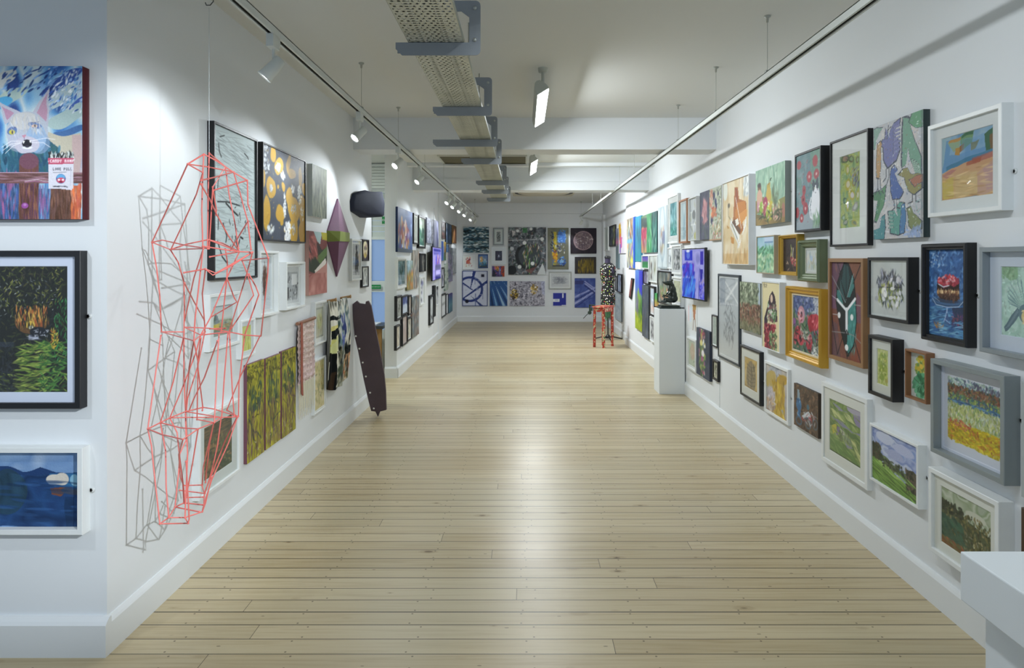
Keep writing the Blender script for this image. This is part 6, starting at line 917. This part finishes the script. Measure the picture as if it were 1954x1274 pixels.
# ================================================================ dress form
r = empty('dress_form', (1.55, 12.1, 0), 'dress form in black fabric with coloured dots on a stand near the end wall', 'dress form')
def dots_mat():
    m, nt, b = nodes('dotted_fabric'); N = nt.nodes.new; L = nt.links.new
    tc = N('ShaderNodeTexCoord'); vo = N('ShaderNodeTexVoronoi'); vo.inputs['Scale'].default_value = 30; L(tc.outputs['Object'], vo.inputs['Vector']); vo.inputs['Randomness'].default_value = .7
    lt = N('ShaderNodeMath'); lt.operation = 'LESS_THAN'; lt.inputs[1].default_value = .30; L(vo.outputs['Distance'], lt.inputs[0])
    sc = N('ShaderNodeSeparateColor'); L(vo.outputs['Color'], sc.inputs[0])
    cr = N('ShaderNodeValToRGB'); cr.color_ramp.interpolation = 'CONSTANT'; L(sc.outputs[0], cr.inputs[0])
    e = cr.color_ramp.elements; e[0].color = (*lin('f4f2e6'), 1); e[0].position = 0; e[1].position = .5; e[1].color = (*lin('c8d860'), 1)
    for p, c in ((.65, 'd84a50'), (.78, 'f2d8dc'), (.88, '6a9a40')): q = e.new(p); q.color = (*lin(c), 1)
    mx = N('ShaderNodeMix'); mx.data_type = 'RGBA'; L(lt.outputs[0], mx.inputs['Factor']); mx.inputs['A'].default_value = (*lin('15161a'), 1); L(cr.outputs[0], mx.inputs['B'])
    L(mx.outputs['Result'], b.inputs['Base Color']); b.inputs['Roughness'].default_value = .8
    return m
DM = dots_mat()
SCL = 1.12
prof = [(.118, .60), (.125, .66), (.128, .75), (.124, .84), (.113, .92), (.104, 1.0), (.108, 1.06), (.12, 1.14), (.13, 1.22), (.131, 1.28), (.122, 1.345), (.1, 1.385), (.07, 1.41), (.056, 1.42)]
M0 = Matrix.Rotation(math.radians(25), 4, 'Z')
MB().lathe([(a*SCL*(1.08 if z > 1.1 and z < 1.38 else 1), z) for a, z in prof], (1.55, 12.1, 0), 32, M0, .82).build('torso', DM, r)
MB().lathe([(.056, 1.41), (.05, 1.45), (.052, 1.50)], (1.545, 12.1, 0), 24, M0, .9).build('neck', mat('form_purple', '2c2640', .7), r)
MB().lathe([(.054, 1.50), (.06, 1.505), (.06, 1.53), (.05, 1.545), (.0001, 1.55)], (1.545, 12.1, 0), 24, M0, .9, cap=False).build('neck_cap', mat('form_black', '1c1d20', .35), r)
MB().lathe([(.0001, -.02), (.05, -.02), (.066, -.01), (.07, 0), (.066, .01), (.0001, .014)], (1.625, 12.03, 1.27), 20, Matrix.Rotation(PI/2.2, 4, 'Y'), cap=False).build('arm_plate', mat('form_purple', '2c2640', .7), r)
m = MB()
for k in range(20):
    a0 = 2*PI*k/20; a1 = 2*PI*(k+.8)/20
    pts = [(1.54+.11*math.cos(a0), 12.1+.09*math.sin(a0), .66), (1.54+.11*math.cos(a1), 12.1+.09*math.sin(a1), .66), (1.54+.09*math.cos(a1), 12.1+.075*math.sin(a1), .41+.05*math.sin(k*2.1)), (1.54+.085*math.cos(a0), 12.1+.07*math.sin(a0), .40+.05*math.sin(k*1.7))]
    m.prism(pts, (.002*math.cos(a0), .002*math.sin(a0), 0))
m.build('skirt_frill', mat('frill_green', '3f6a48', .8, vary=.5, vscale=60), r)
MB().tube([(1.55, 12.1, .06), (1.55, 12.1, .62)], .012, 10).build('pole', mat('stand_black', '121414', .4), r)
m = MB().lathe([(.05, .03), (.045, .06), (.03, .09), (.014, .1)], (1.55, 12.1, 0), 16)
m.build('stand_hub', mat('stand_black', '121414'), r)
for a in (5, 95, 170, 275):
    dx, dy = math.cos(math.radians(a)), math.sin(math.radians(a))
    MB().tube([(1.55+dx*.03, 12.1+dy*.03, .055), (1.55+dx*.12, 12.1+dy*.12, .05), (1.55+dx*.27, 12.1+dy*.27, .014)], .014, 8, r1=.011).build('stand_leg', mat('stand_black', '121414'), r)

# ================================================================ painted stool with a tool clamped to it
def fleck():
    m, nt, b = nodes('red_fleck_paint'); N = nt.nodes.new; L = nt.links.new
    tc = N('ShaderNodeTexCoord'); nz = N('ShaderNodeTexNoise'); nz.inputs['Scale'].default_value = 26; nz.inputs['Detail'].default_value = 2; L(tc.outputs['Object'], nz.inputs['Vector'])
    cr = N('ShaderNodeValToRGB'); cr.color_ramp.interpolation = 'CONSTANT'; L(nz.outputs['Fac'], cr.inputs[0]); e = cr.color_ramp.elements
    e[0].color = (*lin('7a3020'), 1); e[1].position = .58; e[1].color = (*lin('d8c8a0'), 1); q = e.new(.4); q.color = (*lin('b23a2c'), 1); q = e.new(.66); q.color = (*lin('5a7a50'), 1)
    L(cr.outputs[0], b.inputs['Base Color']); b.inputs['Roughness'].default_value = .5
    return m
FM = fleck()
r = empty('painted_stool', (1.355, 11.21, 0), 'small red flecked wooden table with square legs standing before the dress form', 'stool')
A, B_, D_, E_ = Vector((1.19, 11.09, 0)), Vector((1.335, 10.98, 0)), Vector((1.515, 11.24, 0)), Vector((1.37, 11.36, 0))
cen = (A+B_+D_+E_)/4
for p in (A, B_, D_, E_):
    q = p+(p-cen)*.02
    MB().tube([(p.x, p.y, 0), (p.x-(p.x-cen.x)*.03, p.y-(p.y-cen.y)*.03, .66)], .03, 4).build('leg', FM, r)
up = lambda p, k, z: Vector((cen.x+(p.x-cen.x)*k, cen.y+(p.y-cen.y)*k, z))
m = MB().prism([up(p, 1.27, .672) for p in (A, B_, D_, E_)], (0, 0, .022)); m.build('seat_top', FM, r, bevel=.004)
m = MB()
P = [up(p, 1.0, .60) for p in (A, B_, D_, E_)]
for i in range(4):
    a, b2 = P[i], P[(i+1) % 4]; n = (b2-a).cross(Vector((0, 0, 1))).normalized()*.012
    m.prism([a-n, b2-n, b2+n, a+n], (0, 0, .072))
m.build('apron', FM, r)
r = empty('bench_clamp', (1.13, 11.1, .63), 'dark metal clamp with a thin rod handle gripping the left edge of the red table', 'tool')
GM = mat('tool_green', '3c4a42', .4, .5)
MB().box(1.10, 11.07, .615, 1.16, 11.12, .665).box(1.10, 11.07, .66, 1.125, 11.12, .72).box(1.10, 11.07, .698, 1.2, 11.12, .72).build('jaw', GM, r, bevel=.004)
MB().lathe([(.03, -.03), (.034, 0), (.03, .03)], (1.11, 11.09, .585), 16, Matrix.Rotation(PI/2, 4, 'X')).tube([(1.11, 11.09, .60), (1.13, 11.09, .63)], .016, 8).build('gear_housing', GM, r)
MB().tube([(1.10, 11.08, .575), (1.06, 11.07, .55), (1.0, 11.06, .487)], .006, 8).build('rod_handle', mat('rod_dark', '2d3336', .3, .8), r)

# ================================================================ red wire figure
POL = """A 389,294 358,313|389,294 387,329 385,400 387,470|389,294 412,306 446,329 472,344|399,292 430,318|399,292 397,380 396,474|358,313 387,329|358,313 395,318 446,328|430,318 418,338 406,357|430,318 437,370 449,430 455,474|446,328 410,338 384,344|472,344 407,363
358,313 290,462|387,329 375,370 350,425 326,476|383,351 400,380 414,410 436,450 457,480|406,357 399,474|446,329 452,350 458,368 466,398 473,422 479,476|472,344 473,390 490,434 512,492|473,422 439,478|407,365 413,400 412,410
290,462 325,476|290,462 310,458 355,468 397,474|325,476 355,466 397,457 425,464 457,480|325,476 388,474|397,457 457,480|388,470 457,480 482,481|400,490 457,480|392,513 412,521 482,481|392,513 406,525 440,508 482,481|351,520 392,513|462,497 512,492
290,462 299,512 305,565 308,633|325,476 340,500 351,538 352,585 351,633|352,540 370,575 390,611|388,470 380,540 372,610 370,650|388,474 370,530 352,612|392,513 386,560 390,611 391,633|457,480 433,530 402,605 383,639|482,481 470,525 437,633|462,497 472,522 484,563 437,633|475,523 488,546 494,562 467,639|512,492 511,520 498,641 496,641|433,530 422,633|433,530 447,568 452,576 402,605|430,475 434,500 433,530
308,633 351,633|308,633 370,650|352,624 400,626 437,633|352,624 383,639|383,639 437,633 467,639 496,641|370,650 383,639|391,633 383,639|400,627 430,626
307,640 282,818|350,645 330,730 306,806|351,633 351,720 354,785|370,650 361,700 354,785|370,650 378,690 376,800|383,639 374,672 350,735 324,797|383,645 377,695 387,777|415,650 390,720 370,760 361,783|418,636 413,720 409,806|435,636 428,720 423,796|438,636 443,740 447,794|467,639 461,690 456,730 455,794|496,641 460,715 445,752 433,782|391,633 377,700 358,760 355,785
282,818 306,806 324,797 354,785 387,777|387,777 408,780 453,794|324,797 360,796 422,796 453,795|354,785 422,796|282,818 310,829 349,838|349,838 378,818 408,806 422,796|306,806 345,816 378,818|387,777 386,783|433,782 453,794|376,800 408,806
305,999 294,900 289,850 282,818|322,987 317,930 316,860 306,806|324,797 338,825 342,865 349,920 351,959|349,838 341,867 344,910 350,925|354,790 355,840 343,866 341,900 334,967|354,785 358,865 353,987|378,818 368,880 353,960|408,806 400,845 394,900 392,920|408,806 394,865 388,890 386,925|422,796 415,850 405,895 391,941|453,794 430,840 402,910 390,941|453,796 436,845 404,915 389,963|355,880 361,990 359,998|404,910 392,960 386,976
305,999 322,987 334,967 351,959|322,987 353,987 386,976|305,999 359,998 353,987|334,967 380,976|351,959 388,963|353,949 388,948|343,935 351,936 390,941|350,926 385,925|385,925 390,941 389,963 386,976|350,926 353,949 351,959"""
def wdepth(x, y):
    if 600 < y < 662: Yv = .30*F/(y-VY)
    elif 770 < y < 845: Yv = .635*F/(y-VY)
    elif y > 915: Yv = .955*F/(y-VY)
    else: Yv = 2.45 + .16*math.sin(x*.045+.6) + .05*math.sin(y*.03)
    Yv = max(2.28, min(2.78, Yv)); return min(Yv, 1.545*F/(VX-x))
m = MB(); js = set()
for grp in POL.replace('A ', '').replace('\n', '|').split('|'):
    P = [tuple(map(float, p.split(','))) for p in grp.split()]
    d0, d1 = wdepth(*P[0]), wdepth(*P[-1]); L_ = [0]
    for a, b2 in zip(P, P[1:]): L_.append(L_[-1]+math.dist(a, b2))
    pts = [at(p[0], p[1], min(d0+(d1-d0)*l/L_[-1], 1.55*F/(VX-p[0]))) for p, l in zip(P, L_)]
    m.tube(pts, .0026, 6)
    js.add(tuple(round(c, 3) for c in pts[0])); js.add(tuple(round(c, 3) for c in pts[-1]))
top = at(399, 292, wdepth(399, 292)); Yh = top.y
r = empty('wire_figure', (top.x, top.y, CEIL), 'tall openwork figure of thin coral red wires hanging before the left wall', 'sculpture')
for j in js: m.lathe([(.0001, -.004), (.0038, -.002), (.0038, .002), (.0001, .004)], j, 6, cap=False)
m.build('wire_frame', mat('coral_wire', 'ee7a72', .35, 0, 0, 1, .15, 9, spec=.6), r)
hz = at(402, 12, Yh).z
MB().tube([top, (top.x, top.y, hz-.005)], .0011, 6).build('hanging_line', mat('line_grey', 'c9ced0', .3, .4), r)
pts = [(top.x, top.y, CEIL)] + [(top.x, top.y, hz+.06)] + [(top.x+.012*math.sin(a), top.y, hz+.045-.013*(1-math.cos(a))/1) for a in [PI*k/8 for k in range(1, 12)]]
MB().tube([(top.x, top.y, CEIL), (top.x, top.y, hz+.045), (top.x+.014, top.y, hz+.035), (top.x+.016, top.y, hz+.018), (top.x+.004, top.y, hz+.004), (top.x-.010, top.y, hz+.004), (top.x-.014, top.y, hz+.014)], .002, 8).build('hook', mat('hook_steel', '5a5c5a', .35, .8), r)

# ================================================================ leaning board
def lb(x, y):
    Y = 6.2
    for _ in range(6):
        z = EH+(VY-y)*Y/F; Y = 6.2-.13*z
    return at(x, y, Y)
poly = [(672, 580), (681, 573.5), (686, 578.5), (697, 580), (698, 575), (703, 573.5), (708, 583), (715, 620), (725, 670), (733, 715), (736, 745), (737, 782), (725, 785), (721, 797), (716, 785), (708, 784), (703, 765), (694, 725), (683, 670), (676, 640), (670, 612), (672, 605), (671, 590)]
r = empty('leaning_board', (-1.376, 6.17, 0), 'dark stained board with a row of white pins leaning on the left wall', 'sculpture')
WD = mat('board_dark', '564850', .55, 0, .4, 18, .25, 6)
m = MB(); front = [lb(*p) for p in poly]; front = [Vector((max(p.x, XL+.004), p.y, max(p.z, .001))) for p in front]
m.prism(front, (0, .028, 0)); m.build('board', WD, r, bevel=.003)
for x, y in ((677.7, 641), (684.6, 665), (691, 691.5), (697, 718), (705, 749), (712, 779)):
    MB().lathe([(.0001, -.009), (.007, -.006), (.009, 0)], lb(x+1.2, y), 12, Matrix.Rotation(-PI/2, 4, 'X'), cap=False).build('white_pin', mat('pin_white', 'f4f4ee', .3), r)
# ================================================================ black curved relief
P0 = [(666.7, 384), (673, 368.7), (696.5, 362.5), (707.5, 365.6), (729.5, 365.6), (734, 387.6), (733, 411), (729, 413.5), (703, 412.7), (679, 405), (668, 401.7)]
def rel(x, y, k=0.0):
    Y = 5.98+(x-667)/67*.62; p = at(x, y, Y); return p
m = MB(); fr_ = [rel(*p) for p in P0]; cen = sum(fr_, Vector())/len(fr_)
rings = [[Vector((XL+.001, p.y+.02, p.z-.01)) for p in fr_], fr_]
for k, q in ((.93, .02), (.75, .032), (.45, .042), (.15, .046)):
    rings.append([cen+(p-cen)*k+Vector((.4, -.9, 0)).normalized()*q for p in fr_])
vs = [p for rg in rings for p in rg]; n = len(fr_)
m.add(vs, [(i*n+j, i*n+(j+1) % n, (i+1)*n+(j+1) % n, (i+1)*n+j) for i in range(1, len(rings)-1) for j in range(n)], True)
m.add(rings[-1], [tuple(range(n))]); m.add(rings[0]+rings[1], [(j, (j+1) % n, n+(j+1) % n, n+j) for j in range(n)]+[tuple(range(n-1, -1, -1))])
o = m.build('shield_relief', mat('ink_blue_black', '232b42', .85, 0, .1, 20, .2, 4), loc=(XL, cen.y, cen.z)); tag(o, 'bulging blue-black shield shaped relief sticking out from the left wall above the board', 'sculpture')
# ================================================================ purple folded diamond
def Lp(x, y, d): return atX(x, y, XL+d)
r = empty('hanging_diamond', Lp(645, 528, .0), 'purple folded diamond relief with an olive band on the left wall', 'sculpture')
top_, bot = Lp(645, 379, .012), Lp(643.5, 527.5, .012)
l1, l2, r1_, r2_ = Lp(626, 440, .012), Lp(626, 461, .012), Lp(666, 444, .012), Lp(666, 461, .012)
c1, c2 = Lp(648, 441, .085), Lp(647, 460, .085)
back = lambda p: Vector((XL+.001, p.y, p.z))
PU = mat('purple_card', '6d4663', .6, 0, .15, 30, .1, 10)
def tri(a, b, c, m_, nm):
    q = MB(); bs = [back(a), back(b), back(c)]; q.add([a, b, c]+bs, [(0, 1, 2), (5, 4, 3), (0, 3, 4, 1), (1, 4, 5, 2), (2, 5, 3, 0)]); return q
q = MB()
q.add([top_, l1, c1, r1_, back(top_), back(l1), back(r1_)], [(0, 1, 2), (0, 2, 3), (4, 5, 1, 0), (4, 0, 3, 6), (5, 6, 3, 2, 1), (4, 6, 5)])
q.build('upper_pyramid', PU, r)
q = MB(); q.add([bot, l2, c2, r2_, back(bot), back(l2), back(r2_)], [(0, 1, 2), (0, 2, 3), (4, 5, 1, 0), (4, 0, 3, 6), (5, 6, 3, 2, 1), (4, 6, 5)])
q.build('lower_pyramid', PU, r)
q = MB(); k = Vector((.006, 0, 0)); q.add([l1+k, c1+k, r1_+k, r2_+k, c2+k, l2+k, back(l1), back(r1_), back(r2_), back(l2)], [(0, 1, 4, 5), (1, 2, 3, 4), (6, 0, 5, 9), (2, 7, 8, 3), (6, 7, 2, 1, 0), (5, 4, 3, 8, 9)])
q.build('olive_band', mat('olive_card', '7c8a3c', .6), r)
# ================================================================ textiles
def textile(name, xn, xf, yt, yb, d, code, px, label, cat, ymap):
    w, h, loc, rz, pw, ph = place('L', xn, xf, yt, yb, d)
    rt = empty(name, loc, label, cat, None, rz)
    o = art_mesh('cloth', w, h, code, px, art_mat('woven_cloth', .9, .5, spec=.15), .004, -d, ymap=ymap); o.parent = rt
    return rt, w, h
def ym1(u, v):
    fold = .012*np.sin(u*19)*(1-.3*v)+.006*np.sin(u*41+v*6); bulge = -.02*np.sin(np.clip(v, 0, 1)*PI)
    dz = .05*(2*np.abs(u-.45))**3*(1-v)**2*1.2 - .02*np.exp(-((u-.5)/.25)**2)*(v > .97)
    return fold+bulge, dz, (u-.5)*-.04*v
rt, w, h = textile('draped_textile', 626, 664, 574, 752, .05,
 'f e8e6d8;w .03 5;p 1c2226 0 .17 .6 .2 .6 .24 0 .22;p e2d870@.8 0 .3 .35 .28 .4 .34 .1 .5 0 .52;p 1c2226 0 .36 .42 .3 .45 .34 .2 .43 0 .42;z cdd66a,e8e2c0 3 3 .6 0 .42 .45 .6;p 15191c 0 .6 .45 .58 .5 .66 .3 .72 .45 .8 .5 .95 .3 1 0 1;e .35 .67 .12 .1 e4e2d0;p 3a2c20 .1 .82 .25 .8 .2 1 .05 1;l 12161a .05 .35 0 .42 .3 .48 .55 .55 .7 .6 .85;d 160 b9c8c8,8aa0b0,5f7f8a,dfe4dc,2c4a48 .42 .03 .98 .5 .05 .015 70 110;d 60 3a4a90,6a7ac0,2c3a70 .55 .2 .8 .62 .05 .02 60 120;d 90 9a6a4a,d8a070,c8684a,e8c090 .72 .68 1 .95 .06 .02 100 150;d 120 4a5a48,c8ccc0,2a3034,8a8a70 .45 .55 .85 1 .07 .015 70 120;l 14181b .03 .95 .35 .88 .6;d 40 14181b,2a3030 .75 .6 .98 .66 .08 .02 0 30;d 60 f2f0e6,3a3c30 .1 0 .9 .06 .05 .01 80 100',
 (70, 190), 'cloth painted in black, yellow and blue draped from a peg rail on the left wall', 'textile', ym1)
for x in (-w*.36, w*.4): MB().tube([(x, 0, h-.01), (x, -.03, h-.005), (x, -.085, h+.005)], .011, 10).lathe([(.0001, -.006), (.015, -.004), (.015, .004), (.0001, .006)], (x, -.088, h+.005), 12, Matrix.Rotation(PI/2, 4, 'X'), cap=False).build('wooden_peg', mat('peg_wood', 'b08a5a', .5), rt)
def ym2(u, v): return .004*np.sin(u*30)+.003*np.sin(v*60), 0*u, .01*np.sin(v*7)
rt, w, h = textile('woven_hanging', 570, 599, 618, 736, .03,
 'f cdb6ae;d 700 d4c2ba,c0a49c,dccfc6,b89a92 0 0 1 1 .03 .008 -4 4;d 120 a88a80,98786e 0 .0 1 .7 .02 .006 0 8;d 250 cbaeb0,d8c0c4,bca4a8 0 .7 1 1 .03 .012 0 180;d 60 e8d8c8 .6 0 1 1 .02 .01 60 120',
 (60, 160), 'pale pink woven hanging with a long cream fringe on the left wall', 'textile', ym2)
MB().tube([(-w/2-.03, -.03, h+.004), (w/2+.02, -.03, h+.012)], .012, 10).build('hanging_stick', mat('driftwood', '8a5f48', .6, 0, .3, 30, .3, 20), rt)
m = MB()
for k in range(46):
    x = -w/2+w*k/45; L_ = .2+.05*math.sin(k*2.3)
    m.tube([(x, -.03, .01), (x+.006*math.sin(k), -.032, -L_*.5), (x+.012*math.sin(k*1.7), -.03, -L_)], .0016, 4)
m.build('cream_fringe', mat('fringe_cream', 'd8d3bc', .9), rt)
m = MB()
for k in range(7):
    x = -w/2+.004+.004*k; m.tube([(x, -.045, h+.012), (x+.004*math.sin(k), -.048, h*.6), (x+.01*math.sin(k*2), -.046, h*.25), (x+.012, -.045, -.06+.02*math.sin(k*3))], .0045, 5)
m.build('red_brown_tassel', mat('tassel_red', '9c5a4a', .9, vary=.3, vscale=50), rt)
# ================================================================ tilted plank picture and floor socket
c_ = atX(1203.5, 549, XR-.03)
r = empty('tilted_picture', (XR, c_.y, c_.z), 'narrow dark red panel hung at a slant on the far right wall', 'painting', GROUPS['R'], -PI/2)
q = MB(); hw, hh = .17, .165; sl = .11
q.prism([(-hw*.55-sl, -.03, -hh), (hw*.45-sl, -.03, -hh-.02), (hw*.55+sl, -.03, hh-.01), (-hw*.45+sl, -.03, hh)], (0, .03, 0)); q.build('panel_edge', mat('frame_17181b', '17181b', .45), r)
q = MB(); g_ = .83; q.prism([(-hw*.55*g_-sl*g_, -.033, -hh*g_), (hw*.45*g_-sl*g_, -.033, (-hh-.02)*g_), (hw*.55*g_+sl*g_, -.033, (hh-.01)*g_), (-hw*.45*g_+sl*g_, -.033, hh*g_)], (0, .004, 0)); q.build('red_face', mat('rust_face', '7a4644', .6, vary=.6, vscale=14), r)

# ================================================================ camera, world, view
cd = bpy.data.cameras.new('camera'); cam = bpy.data.objects.new('camera', cd); C.objects.link(cam)
cam.location = (0, 0, EH); cam.rotation_euler = (PI/2, 0, 0)
cd.sensor_width = 36; cd.lens = F/1954*36; cd.shift_x = -23/1954; cd.shift_y = -144/1954; cd.clip_start = .05
bpy.context.scene.camera = cam
w = bpy.data.worlds.new('world'); bpy.context.scene.world = w; w.use_nodes = True
bg = w.node_tree.nodes['Background']; bg.inputs[0].default_value = (*lin('b4cbe6'), 1); bg.inputs[1].default_value = .72
sc = bpy.context.scene
sc.view_settings.view_transform = 'Standard'; sc.view_settings.look = 'None'; sc.view_settings.exposure = 0.13; sc.view_settings.gamma = 1.0
sc.view_settings.use_curve_mapping = False
sc.cycles.max_bounces = 8; sc.cycles.diffuse_bounces = 5; sc.cycles.transparent_max_bounces = 12
